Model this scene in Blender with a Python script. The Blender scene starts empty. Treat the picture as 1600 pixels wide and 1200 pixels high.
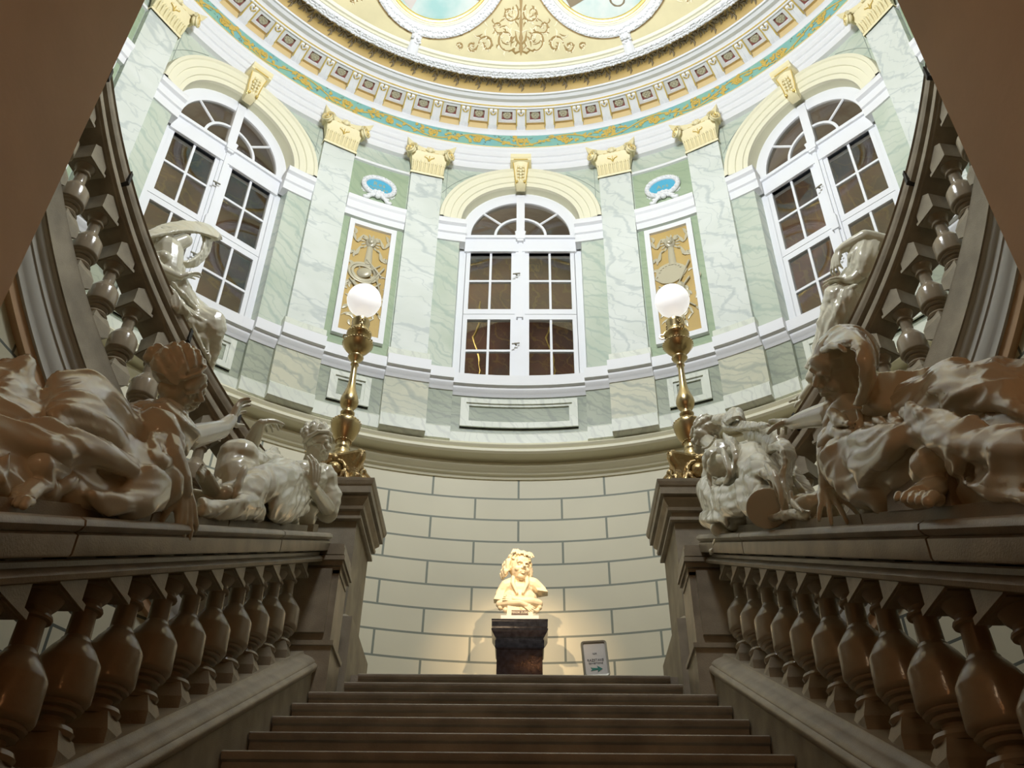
import bpy, bmesh, math, random
from mathutils import Vector, Matrix, noise
random.seed(7)
PI = math.pi
sin, cos, rad, sqrt = math.sin, math.cos, math.radians, math.sqrt

# ------------------------------------------------------------------ camera
F, PIT, YAW, ROL, CX, D = 1502.2462, 0.674464, -0.018283, -0.013744, 0.061805, 3.094666
R = 4.25            # radius of the rotunda, its axis stands at (0, D)

def ray(x, y):      # direction of a pixel of the 1600 x 1200 frame
    xr, yr = (x-800)/F, -(y-600)/F
    c, s = cos(ROL), sin(ROL); xc, yc = xr*c+yr*s, -xr*s+yr*c
    c, s = cos(PIT), sin(PIT); yy, z = c-yc*s, s+yc*c
    c, s = cos(YAW), sin(YAW)
    return Vector((xc*c+yy*s, -xc*s+yy*c, z))
def atX(x, y, X): d = ray(x, y); return Vector((CX, 0, 0)) + d*((X-CX)/d.x)
def atY(x, y, Y): d = ray(x, y); return Vector((CX, 0, 0)) + d*(Y/d.y)
def atR(x, y, r):   # far intersection with the upright cylinder of radius r about the axis
    d = ray(x, y); a = d.x**2+d.y**2; b = 2*(CX*d.x-d.y*D); c = CX*CX+D*D-r*r
    t = (-b+sqrt(b*b-4*a*c))/(2*a); return Vector((CX, 0, 0)) + d*t
def zc(y, r): return atR(814, y, r).z

cam = bpy.data.cameras.new('camera'); camo = bpy.data.objects.new('camera', cam)
bpy.context.scene.collection.objects.link(camo)
f0 = ray(800, 600); rt = (ray(801, 600)-f0).normalized(); up = (ray(800, 599)-f0).normalized(); bk = -f0.normalized()
M = Matrix(((rt.x, up.x, bk.x, CX), (rt.y, up.y, bk.y, 0), (rt.z, up.z, bk.z, 0), (0, 0, 0, 1)))
camo.matrix_world = M
cam.sensor_width = 36; cam.lens = F/1600*36; cam.clip_start = 0.02
sc = bpy.context.scene; sc.camera = camo

# ------------------------------------------------------------------ world, exposure, lights
sc.view_settings.view_transform = 'Standard'; sc.view_settings.look = 'None'
sc.view_settings.gamma = 1; sc.view_settings.use_curve_mapping = False
sc.view_settings.exposure = 0.0
w = bpy.data.worlds.new('world'); sc.world = w; w.use_nodes = True
w.node_tree.nodes['Background'].inputs[0].default_value = (1.0, .86, .66, 1)
w.node_tree.nodes['Background'].inputs[1].default_value = 0.02

def light(kind, name, loc, power, col=(1, 1, 1), size=.3, target=None, **kw):
    l = bpy.data.lights.new(name, kind); l.energy = power; l.color = col
    if kind == 'AREA': l.shape = 'DISK'; l.size = size
    elif kind in ('POINT', 'SPOT'): l.shadow_soft_size = size
    for k, v in kw.items(): setattr(l, k, v)
    o = bpy.data.objects.new(name, l); o.location = loc
    if target is not None:
        o.rotation_euler = (Vector(target)-Vector(loc)).to_track_quat('-Z', 'Y').to_euler()
    sc.collection.objects.link(o); return o
WARM = (1.0, .68, .40); COOL = (.93, .97, 1.0)
# the chandelier of the cupola hangs above the frame, on the axis of the rotunda
light('POINT', 'chandelier_light', (0, 2.62, 7.3), 450, COOL, .4)
light('AREA', 'cupola_floodlight', (0, 2.5, 6.8), 130, COOL, 1.0, (0, 4.8, 9.0), spread=PI)
# two small warm spots aimed at the bust, without fixtures, above the stair head
for s in (-1, 1):
    light('SPOT', 'bust_spotlight', (s*.5+.03, 4.95, 4.25 if s < 0 else 4.15), 150, (1, .70, .40), .02, (.03, 6.80, 3.30), spot_size=rad(30), spot_blend=.95)
# warm lamp of the hall the stairs come up from, behind the camera
light('POINT', 'hall_light', (0.2, -1.3, 1.6), 5.5, (1, .42, .16), .05)
light('POINT', 'hall_light', (-.4, -2.3, 2.7), 34, (1, .72, .46), .25)

# ------------------------------------------------------------------ materials
def mat(name, col, rough=.5, metal=0, bump=0, bscale=40, var=0, vscale=6, coat=0, emit=None, spec=None, var2=None):
    m = bpy.data.materials.new(name); m.use_nodes = True
    nt = m.node_tree; b = nt.nodes['Principled BSDF']; L = nt.links
    b.inputs['Base Color'].default_value = (*col, 1); b.inputs['Roughness'].default_value = rough
    b.inputs['Metallic'].default_value = metal
    if coat: b.inputs['Coat Weight'].default_value = coat; b.inputs['Coat Roughness'].default_value = .12
    if spec is not None: b.inputs['Specular IOR Level'].default_value = spec
    if emit: b.inputs['Emission Color'].default_value = (*emit[:3], 1); b.inputs['Emission Strength'].default_value = emit[3]
    tc = nt.nodes.new('ShaderNodeTexCoord')
    if var or var2:
        n = nt.nodes.new('ShaderNodeTexNoise'); n.inputs['Scale'].default_value = vscale; n.inputs['Detail'].default_value = 6
        L.new(tc.outputs['Object'], n.inputs['Vector'])
        r = nt.nodes.new('ShaderNodeValToRGB'); L.new(n.outputs['Fac'], r.inputs['Fac'])
        lo = var2 if var2 else tuple(c*(1-var) for c in col)
        r.color_ramp.elements[0].position = .35; r.color_ramp.elements[1].position = .65
        r.color_ramp.elements[0].color = (*lo, 1); r.color_ramp.elements[1].color = (*(min(1, c*(1+var*.5)) for c in col), 1)
        L.new(r.outputs['Color'], b.inputs['Base Color'])
    if bump:
        n2 = nt.nodes.new('ShaderNodeTexNoise'); n2.inputs['Scale'].default_value = bscale; n2.inputs['Detail'].default_value = 5
        L.new(tc.outputs['Object'], n2.inputs['Vector'])
        bp = nt.nodes.new('ShaderNodeBump'); bp.inputs['Strength'].default_value = bump; bp.inputs['Distance'].default_value = .02
        L.new(n2.outputs['Fac'], bp.inputs['Height']); L.new(bp.outputs['Normal'], b.inputs['Normal'])
    return m

def marble(name, base, base2, vein, scale=1.0, rot=(0, .5, .6), rough=.35, width=.035, dist=2.2, stretch=(1, 1, 1)):
    m = bpy.data.materials.new(name); m.use_nodes = True
    nt = m.node_tree; b = nt.nodes['Principled BSDF']; L = nt.links; N = nt.nodes.new
    b.inputs['Roughness'].default_value = rough
    tc = N('ShaderNodeTexCoord'); mp = N('ShaderNodeMapping'); L.new(tc.outputs['Object'], mp.inputs['Vector'])
    mp.inputs['Rotation'].default_value = rot; mp.inputs['Scale'].default_value = tuple(scale*s for s in stretch)
    n = N('ShaderNodeTexNoise'); n.inputs['Scale'].default_value = 1.7; n.inputs['Detail'].default_value = 7; n.inputs['Distortion'].default_value = .6
    L.new(mp.outputs[0], n.inputs['Vector'])
    r = N('ShaderNodeValToRGB'); L.new(n.outputs['Fac'], r.inputs['Fac'])
    r.color_ramp.elements[0].position = .38; r.color_ramp.elements[0].color = (*base2, 1)
    r.color_ramp.elements[1].position = .60; r.color_ramp.elements[1].color = (*base, 1)
    out = r.outputs['Color']
    for k, (sc_, w_, fac, off) in enumerate(((1.5, width, .6, 0), (3.1, width*.7, .42, 13.7))):
        add = N('ShaderNodeMixRGB'); add.blend_type = 'ADD'; add.inputs[0].default_value = .55 if k else .8
        n3 = N('ShaderNodeTexNoise'); n3.inputs['Scale'].default_value = .9+k; n3.inputs['Detail'].default_value = 4
        mo = N('ShaderNodeVectorMath'); mo.operation = 'ADD'; mo.inputs[1].default_value = (off, off, off); L.new(mp.outputs[0], mo.inputs[0])
        L.new(mo.outputs[0], n3.inputs['Vector']); L.new(mo.outputs[0], add.inputs[1]); L.new(n3.outputs['Color'], add.inputs[2])
        w = N('ShaderNodeTexWave'); w.inputs['Scale'].default_value = sc_; w.inputs['Distortion'].default_value = dist*2
        w.inputs['Detail'].default_value = 4; w.inputs['Detail Scale'].default_value = 1.6
        L.new(add.outputs[0], w.inputs['Vector'])
        rr = N('ShaderNodeValToRGB'); L.new(w.outputs['Fac'], rr.inputs['Fac'])
        rr.color_ramp.elements[0].position = 0; rr.color_ramp.elements[0].color = (fac, fac, fac, 1)
        rr.color_ramp.elements[1].position = width*4 if k == 0 else width*3; rr.color_ramp.elements[1].color = (0, 0, 0, 1)
        mx = N('ShaderNodeMixRGB'); L.new(rr.outputs['Color'], mx.inputs[0]); L.new(out, mx.inputs[1]); mx.inputs[2].default_value = (*vein, 1)
        out = mx.outputs[0]
    L.new(out, b.inputs['Base Color'])
    return m

def block_wall(name, col, line, half_az, dh, z0, rr, lw=.009):
    """limewash wall with painted block joints; rows of height dh, joints every 2*half_az degrees about the axis"""
    m = bpy.data.materials.new(name); m.use_nodes = True
    nt = m.node_tree; b = nt.nodes['Principled BSDF']; L = nt.links
    b.inputs['Roughness'].default_value = .55
    tc = nt.nodes.new('ShaderNodeTexCoord'); sp = nt.nodes.new('ShaderNodeSeparateXYZ'); L.new(tc.outputs['Object'], sp.inputs[0])
    def mth(op, a, b_=None):
        n = nt.nodes.new('ShaderNodeMath'); n.operation = op
        for i, v in enumerate((a, b_)):
            if v is None: continue
            if isinstance(v, (int, float)): n.inputs[i].default_value = v
            else: L.new(v, n.inputs[i])
        return n.outputs[0]
    y = mth('SUBTRACT', sp.outputs[1], D); az = mth('ARCTAN2', sp.outputs[0], y)
    row = mth('DIVIDE', mth('SUBTRACT', sp.outputs[2], z0), dh); ri = mth('FLOOR', row)
    par = mth('MULTIPLY', mth('MODULO', mth('ADD', ri, 101), 2), .5)
    per = 2*rad(half_az)
    u = mth('ADD', mth('DIVIDE', az, per), par)
    du = mth('MULTIPLY', mth('ABSOLUTE', mth('SUBTRACT', u, mth('ROUND', u))), per*rr)
    dz = mth('MULTIPLY', mth('ABSOLUTE', mth('SUBTRACT', row, mth('ROUND', row))), dh)
    ln = mth('LESS_THAN', mth('MINIMUM', du, dz), lw)
    n = nt.nodes.new('ShaderNodeTexNoise'); n.inputs['Scale'].default_value = 1.3; L.new(tc.outputs['Object'], n.inputs['Vector'])
    r = nt.nodes.new('ShaderNodeValToRGB'); L.new(n.outputs['Fac'], r.inputs['Fac'])
    r.color_ramp.elements[0].color = (*(c*.86 for c in col), 1); r.color_ramp.elements[1].color = (*(min(1, c*1.08) for c in col), 1)
    mx = nt.nodes.new('ShaderNodeMixRGB'); L.new(ln, mx.inputs[0]); L.new(r.outputs[0], mx.inputs[1]); mx.inputs[2].default_value = (*line, 1)
    L.new(mx.outputs[0], b.inputs['Base Color'])
    return m

MA = {}
MA['block'] = block_wall('limewashed_block_wall', (.72, .68, .51), (.20, .22, .17), 5.182, .2173, 3.035, R)
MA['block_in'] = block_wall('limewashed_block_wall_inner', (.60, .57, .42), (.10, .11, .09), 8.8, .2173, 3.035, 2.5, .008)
MA['stone'] = mat('brown_grey_sandstone', (.31, .265, .19), .38, bump=.12, bscale=160, var=.22, vscale=9)
MA['baluster'] = mat('polished_baluster_stone', (.32, .265, .185), .17, bump=.04, bscale=60, var=.2, vscale=7)
MA['greywhite'] = mat('grey_white_limewash', (.52, .51, .46), .55)
MA['line'] = mat('grey_green_painted_line', (.34, .38, .34), .6)
MA['stone_rough'] = mat('matt_sandstone', (.33, .285, .205), .6, bump=.15, bscale=200, var=.25, vscale=6)
MA['step'] = mat('worn_stone_step', (.30, .26, .20), .5, bump=.15, bscale=120, var=.3, vscale=5)
MA['porcelain'] = mat('glazed_cream_plaster', (.66, .63, .50), .22, bump=.03, bscale=30, var=.08, vscale=3, coat=.5)
MA['bust'] = mat('cream_plaster', (.84, .74, .56), .5, bump=.08, bscale=90)
MA['white'] = mat('white_stucco', (.74, .745, .76), .5, bump=.04, bscale=60)
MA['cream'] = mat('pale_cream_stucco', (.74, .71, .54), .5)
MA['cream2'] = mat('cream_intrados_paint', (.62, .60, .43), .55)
MA['capital'] = mat('pale_yellow_stucco', (.76, .68, .42), .45, bump=.1, bscale=70)
MA['gilt'] = mat('gilding', (.75, .56, .18), .35, metal=.6)
MA['ochre'] = mat('ochre_paint', (.50, .35, .12), .6, var=.1, vscale=3)
MA['ochre_light'] = mat('light_ochre_paint', (.74, .58, .30), .6)
MA['gold_ground'] = mat('golden_buff_paint', (.62, .55, .32), .6, var=.08, vscale=4)
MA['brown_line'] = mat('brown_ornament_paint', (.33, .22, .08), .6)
MA['grey_leaf'] = mat('grey_brown_ornament_paint', (.22, .17, .10), .6)
MA['pale_line'] = mat('pale_ornament_paint', (.80, .72, .50), .6)
MA['turquoise'] = mat('turquoise_paint', (.20, .47, .49), .6, var2=(.26, .50, .38), vscale=7)
MA['vine'] = mat('golden_vine_paint', (.62, .44, .10), .5)
MA['bluep'] = mat('bright_blue_paint', (.07, .37, .55), .5)
MA['sky_fresco'] = mat('sky_fresco_paint', (.30, .50, .48), .6, var2=(.62, .64, .60), vscale=2.2)
MA['red'] = mat('brown_red_paint', (.28, .09, .07), .6)
MA['silver'] = mat('silvery_relief', (.50, .46, .34), .35, metal=.25)
MA['brass'] = mat('polished_brass', (.54, .42, .22), .31, metal=1, bump=.05, bscale=60)
MA['brass_dark'] = mat('chased_brass', (.46, .34, .17), .34, metal=1, bump=.5, bscale=38)
MA['globe'] = mat('opal_glass', (.95, .95, .95), .15, emit=(1, .97, .95, .62))
MA['frame'] = mat('white_window_paint', (.76, .77, .80), .4)
MA['iron'] = mat('dark_iron', (.03, .028, .025), .5, metal=.4)
MA['lead'] = mat('grey_metal_profile', (.30, .29, .24), .35, metal=.6)
MA['black_marble'] = mat('black_polished_marble', (.03, .032, .042), .12, bump=.02, bscale=30, var2=(.014, .015, .02), vscale=30)
MA['plaque'] = mat('dark_brown_plaque', (.06, .03, .015), .4)
MA['letter'] = mat('pale_lettering', (.8, .74, .6), .5)
MA['goldletter'] = mat('dull_gold_lettering', (.36, .36, .18), .5)
MA['paper'] = mat('white_paper', (.62, .60, .58), .6)
MA['ink'] = mat('dark_grey_ink', (.13, .14, .15), .6)
MA['teal'] = mat('teal_green_ink', (.02, .20, .16), .6)
MA['jamb'] = mat('brown_wall_paint', (.62, .41, .24), .7, bump=.06, bscale=25, var=.10, vscale=1.5)
MA['ceil'] = mat('plain_ceiling_paint', (.30, .24, .17), .8)
MA['mwhite'] = marble('white_veined_marble', (.66, .69, .655), (.60, .635, .59), (.40, .45, .45), .8, (0, .5, .9), .35, .022, stretch=(1, 1, 1.8))
MA['mgreen'] = marble('pale_green_marble', (.53, .575, .49), (.45, .51, .42), (.33, .41, .36), 1.0, (.4, .9, .2), .35, .035)
MA['mgreen2'] = marble('sage_green_marble', (.36, .44, .30), (.32, .40, .27), (.27, .35, .24), 1.3, (.4, .9, .2), .35, .05)
MA['mdado'] = marble('green_yellow_dado_marble', (.56, .55, .42), (.44, .46, .36), (.29, .32, .28), 1.2, (.3, 1.0, .5), .3, .05)
MA['mdadog'] = marble('grey_green_dado_marble', (.36, .39, .30), (.29, .325, .25), (.21, .24, .20), 1.5, (.3, 1.0, .5), .3, .05)
MA['mpale'] = marble('pale_plinth_marble', (.70, .72, .64), (.62, .65, .56), (.50, .52, .47), 1.2, (.1, .4, .3), .35, .03)
MA['mbrown'] = marble('red_brown_marble', (.22, .115, .08), (.14, .095, .08), (.33, .22, .09), 1.1, (.2, .3, .9), .12, .012, 4)
MA['beige'] = mat('grey_white_vault_paint', (.55, .50, .46), .7)

def glass_mat():
    m = bpy.data.materials.new('window_glass'); m.use_nodes = True; nt = m.node_tree; nt.nodes.clear(); N = nt.nodes.new
    o = N('ShaderNodeOutputMaterial'); t = N('ShaderNodeBsdfTransparent'); g = N('ShaderNodeBsdfGlossy'); g.inputs['Roughness'].default_value = .02
    t.inputs[0].default_value = (.82, .84, .83, 1)
    mx = N('ShaderNodeMixShader'); mx.inputs[0].default_value = .055
    nt.links.new(t.outputs[0], mx.inputs[1]); nt.links.new(g.outputs[0], mx.inputs[2])
    nt.links.new(mx.outputs[0], o.inputs[0]); return m
MA['glass'] = glass_mat()

# ------------------------------------------------------------------ mesh helpers
def P(a, r, z):     # point at azimuth a (degrees), radius r from the axis
    return (r*sin(rad(a)), D+r*cos(rad(a)), z)

class MB:
    def __init__(s): s.v = []; s.f = []
    def quadgrid(s, rows, closed_u=False, closed_v=False):
        b = len(s.v); nr, nc = len(rows), len(rows[0])
        for r in rows: s.v.extend(tuple(p) for p in r)
        for i in range(nr if closed_u else nr-1):
            for j in range(nc if closed_v else nc-1):
                i2, j2 = (i+1) % nr, (j+1) % nc
                s.f.append((b+i*nc+j, b+i*nc+j2, b+i2*nc+j2, b+i2*nc+j))
        return b
    def poly(s, pts): b = len(s.v); s.v.extend(tuple(p) for p in pts); s.f.append(tuple(range(b, b+len(pts))))
    def hexa(s, p):     # 8 corners: bottom loop 0-3, top loop 4-7
        b = len(s.v); s.v.extend(tuple(q) for q in p)
        for f in ((0, 3, 2, 1), (4, 5, 6, 7), (0, 1, 5, 4), (1, 2, 6, 5), (2, 3, 7, 6), (3, 0, 4, 7)): s.f.append(tuple(b+i for i in f))
    def box(s, x0, x1, y0, y1, z0, z1):
        s.hexa([(x0, y0, z0), (x1, y0, z0), (x1, y1, z0), (x0, y1, z0), (x0, y0, z1), (x1, y0, z1), (x1, y1, z1), (x0, y1, z1)])
    def ring(s, prof, a0, a1, n=None, close=True, fn=P):   # profile [(r, z)] swept about the axis
        if n is None: n = max(2, int(abs(a1-a0)/1.5))
        rows = [[fn(a0+(a1-a0)*i/n, r, z) for r, z in prof] for i in range(n+1)]
        b = s.quadgrid(rows, closed_v=close)
        if close:
            m = len(prof); s.f.append(tuple(b+i for i in range(m))[::-1]); s.f.append(tuple(b+n*m+i for i in range(m)))
    def cbox(s, a0, a1, r0, r1, z0, z1, n=None): s.ring([(r0, z0), (r1, z0), (r1, z1), (r0, z1)], a0, a1, n)
    def lathe(s, prof, c=(0, 0, 0), n=24, sx=1, sy=1):    # prof [(radius, z)] bottom to top
        rows = [[(c[0]+r*cos(2*PI*j/n)*sx, c[1]+r*sin(2*PI*j/n)*sy, c[2]+z) for j in range(n)] for r, z in prof]
        b = s.quadgrid(rows, closed_v=True)
        s.f.append(tuple(b+j for j in range(n))[::-1]); s.f.append(tuple(b+(len(prof)-1)*n+j for j in range(n)))
    def square(s, prof, c=(0, 0, 0), rx=1, ry=1):          # square section stack
        rows = [[(c[0]+sx*(r*rx), c[1]+sy*(r*ry), c[2]+z) for sx, sy in ((-1, -1), (1, -1), (1, 1), (-1, 1))] for r, z in prof]
        b = s.quadgrid(rows, closed_v=True); s.f.append((b+3, b+2, b+1, b)); e = b+(len(prof)-1)*4; s.f.append((e, e+1, e+2, e+3))
    def tube(s, pts, rads, n=8, flat=1.0, normal=None, caps=True):
        pts = [Vector(p) for p in pts]
        if not isinstance(rads, (list, tuple)): rads = [rads]*len(pts)
        rows = []; prev = None
        for i, p in enumerate(pts):
            t = (pts[min(i+1, len(pts)-1)]-pts[max(i-1, 0)])
            t = t.normalized() if t.length > 1e-9 else Vector((0, 0, 1))
            if normal is not None: u = Vector(normal(p) if callable(normal) else normal)
            elif prev is None: u = Vector((0, 0, 1)) if abs(t.z) < .9 else Vector((1, 0, 0))
            else: u = prev
            w_ = t.cross(u)
            if w_.length < 1e-6: w_ = t.orthogonal()
            w_.normalize(); u = w_.cross(t).normalized(); prev = u
            rows.append([p+(u*(cos(2*PI*j/n)*flat)+w_*sin(2*PI*j/n))*rads[i] for j in range(n)])
        b = s.quadgrid(rows, closed_v=True)
        if caps: s.f.append(tuple(b+j for j in range(n))[::-1]); s.f.append(tuple(b+(len(pts)-1)*n+j for j in range(n)))
    def ell(s, c, rx, ry=None, rz=None, rot=None, n=12, m=8):
        ry = rx if ry is None else ry; rz = rx if rz is None else rz; c = Vector(c); rows = []
        for i in range(1, m):
            th = PI*i/m; rows.append([(rx*sin(th)*cos(2*PI*j/n), ry*sin(th)*sin(2*PI*j/n), rz*cos(th)) for j in range(n)])
        def T(q): q = Vector(q); return c+(rot @ q if rot is not None else q)
        b = len(s.v)
        for r in rows: s.v.extend(tuple(T(q)) for q in r)
        t, bo = len(s.v), len(s.v)+1; s.v.append(tuple(T((0, 0, rz)))); s.v.append(tuple(T((0, 0, -rz))))
        for i in range(m-2):
            for j in range(n): s.f.append((b+i*n+j, b+(i+1)*n+j, b+(i+1)*n+(j+1) % n, b+i*n+(j+1) % n))
        for j in range(n): s.f.append((t, b+j, b+(j+1) % n)); s.f.append((bo, b+(m-2)*n+(j+1) % n, b+(m-2)*n+j))
    def prism(s, poly, fn, d0, d1):     # poly [(u, v)] extruded from d0 to d1 through fn(u, v, d)
        b = len(s.v); n = len(poly)
        s.v.extend(tuple(fn(u, v, d0)) for u, v in poly); s.v.extend(tuple(fn(u, v, d1)) for u, v in poly)
        s.f.append(tuple(range(b, b+n))[::-1]); s.f.append(tuple(range(b+n, b+2*n)))
        for i in range(n): j = (i+1) % n; s.f.append((b+i, b+j, b+n+j, b+n+i))
    def build(s, name, m, parent=None, smooth=35, loc=None):
        me = bpy.data.meshes.new(name); v = s.v
        if loc is not None: v = [(a-loc[0], b_-loc[1], c-loc[2]) for a, b_, c in v]
        me.from_pydata(v, [], s.f)
        bm = bmesh.new(); bm.from_mesh(me); bmesh.ops.recalc_face_normals(bm, faces=bm.faces)
        if smooth:
            th = rad(smooth)
            for f in bm.faces: f.smooth = True
            for e in bm.edges:
                if len(e.link_faces) == 2 and e.calc_face_angle(0) > th: e.smooth = False
        bm.to_mesh(me); bm.free()
        me.materials.append(MA[m] if isinstance(m, str) else m)
        o = bpy.data.objects.new(name, me); sc.collection.objects.link(o)
        if loc is not None: o.location = loc
        if parent is not None: o.parent = parent
        return o

def thing(name, label, cat, loc=(0, 0, 0), group=None):
    o = bpy.data.objects.new(name, None); sc.collection.objects.link(o); o.location = loc; o.empty_display_size = .1
    o['label'] = label; o['category'] = cat
    if group: o['group'] = group
    return o
def tag(o, label, cat, group=None):
    o['label'] = label; o['category'] = cat
    if group: o['group'] = group
    return o
def struct(o, label=None):
    o['kind'] = 'structure'
    if label: o['label'] = label
    return o
def part(mb, name, m, t, **kw):         # a part whose vertices are in world space under a thing that stands at t.location
    o = mb.build(name, m, None, **kw); o.parent = t
    if isinstance(t, bpy.types.Object):
        top = t; off = Vector(t.location)
        while top.parent: top = top.parent; off += Vector(top.location)
        o.location = Vector(o.location)-off
    return o
def smoothstep(a, b, x): t = max(0, min(1, (x-a)/(b-a))); return t*t*(3-2*t)
def text_mesh(name, body, size, m, parent, mw, ext=.001, space=1.0):
    cu = bpy.data.curves.new(name, 'FONT'); cu.body = body; cu.size = size; cu.extrude = ext; cu.align_x = 'CENTER'; cu.align_y = 'CENTER'; cu.space_character = space
    to = bpy.data.objects.new(name, cu); sc.collection.objects.link(to)
    dg = bpy.context.evaluated_depsgraph_get(); me = bpy.data.meshes.new_from_object(to.evaluated_get(dg))
    bpy.data.objects.remove(to); me.transform(mw); me.materials.clear(); me.materials.append(MA[m])
    o = bpy.data.objects.new(name, me); sc.collection.objects.link(o); o.parent = parent
    if parent is not None:
        off = Vector(parent.location); p_ = parent.parent
        while p_: off += Vector(p_.location); p_ = p_.parent
        o.location = -off
    return o
# ------------------------------------------------------------------ rotunda shell
Z1 = 4.763; ZD = 5.02; ZDT = 5.80; ZC = 8.80
A1 = 122
mb = MB(); mb.cbox(-A1, A1, R, R+.25, 1.5, Z1+.2, 160)
struct(mb.build('wall_lower', 'block'), 'pale limewashed curved wall with grey painted block joints')
mb = MB()
prof = [(4.45, Z1-.01), (4.235, Z1-.01), (4.225, Z1+.012), (4.20, Z1+.02), (4.185, Z1+.04), (4.155, Z1+.05), (4.135, Z1+.07), (4.14, Z1+.095), (4.165, Z1+.105),
        (4.165, Z1+.125), (4.02, Z1+.125), (4.0, Z1+.14), (4.0, 4.93), (4.015, 4.94), (4.0, 4.952), (3.99, 4.968), (4.005, 4.985), (4.03, 4.995), (4.04, ZD), (4.45, ZD)]
mb.ring(prof, -A1, A1, 160)
struct(mb.build('trim_1', 'cream'), 'white moulded cornice ring between lower wall and marble dado')
# sectors of the drum: pattern repeats every 45 degrees
def sectors(c):     # (a0, a1, kind) around window centre c
    return [(c-8.9, c+8.9, 'W'), (c+8.9, c+12.2, 'S'), (c+12.2, c+18.2, 'P'), (c+18.2, c+26.8, 'M'), (c+26.8, c+32.8, 'P'), (c+32.8, c+36.1, 'S')]
RS = {'W': 4.10, 'S': 4.03, 'P': 3.955, 'M': 4.02}
WIN = [-90, -45, 0, 45, 90]
secs = []
for c in [-135]+WIN: secs += sectors(c)
secs = [x for x in secs if x[0] > -118 and x[1] < 118]
pl, die_y, die_g, cor = MB(), MB(), MB(), MB()
for a0, a1, k in secs:
    r = RS[k]
    n = 12 if k in 'WM' else 5
    pl.ring([(4.3, ZD-.01), (r+.0, ZD-.01), (r-.015, ZD+.0), (r-.015, ZD+.13), (r+.01, ZD+.16), (4.3, ZD+.16)], a0, a1, n)
    (die_y if k == 'P' else die_g).cbox(a0, a1, r+.012, 4.32, ZD+.155, 5.60, n)
    zb = 5.585
    cor.ring([(4.3, zb), (r, zb), (r-.012, zb+.018), (r-.02, zb+.03), (r-.045, zb+.05), (r-.05, zb+.065), (r-.05, zb+.08), (r-.085, zb+.085), (r-.09, zb+.20), (r-.07, zb+.215), (4.3, zb+.215)], a0, a1, n)
struct(pl.build('wall_dado_plinth', 'mpale'), 'pale marble plinth course of the drum')
struct(die_y.build('wall_dado_pedestals', 'mdado'), 'yellow green marble pedestal blocks')
struct(die_g.build('wall_dado', 'mdadog'), 'grey green marble dado of the drum')
struct(cor.build('trim_2', 'white'), 'moulded white sill cornice breaking forward under the pilasters')
# raised frames on the dado
for i, c in enumerate((-45, 0, 45, -67.5, -22.5, 22.5, 67.5)):
    wn = c % 45 == 0; hw = 7.7 if wn else 2.75; r = RS['W' if wn else 'M']+.012; z0, z1, t = 5.22, 5.545, .5
    mb = MB(); tz = .05; ta = .75
    def fr(a, rr_, z): return P(a, rr_, z)
    for (b0, b1, y0, y1) in ((c-hw, c+hw, z0, z0+tz), (c-hw, c+hw, z1-tz, z1), (c-hw, c-hw+ta, z0+tz, z1-tz), (c+hw-ta, c+hw, z0+tz, z1-tz)):
        mb.cbox(b0, b1, r-.035, r+.01, y0, y1, 10)
    e = .25; tz2 = .075; ta2 = 1.15
    for (b0, b1, y0, y1) in ((c-hw, c+hw, z0, z0+tz2), (c-hw, c+hw, z1-tz2, z1), (c-hw, c-hw+ta2, z0+tz2, z1-tz2), (c+hw-ta2, c+hw, z0+tz2, z1-tz2)):
        mb.cbox(b0, b1, r-.018, r+.01, y0, y1, 10)
    struct(mb.build('trim_frame', 'mpale'), 'raised marble frame on the dado ' + ('under a window' if wn else 'between two pedestals'))

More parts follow.
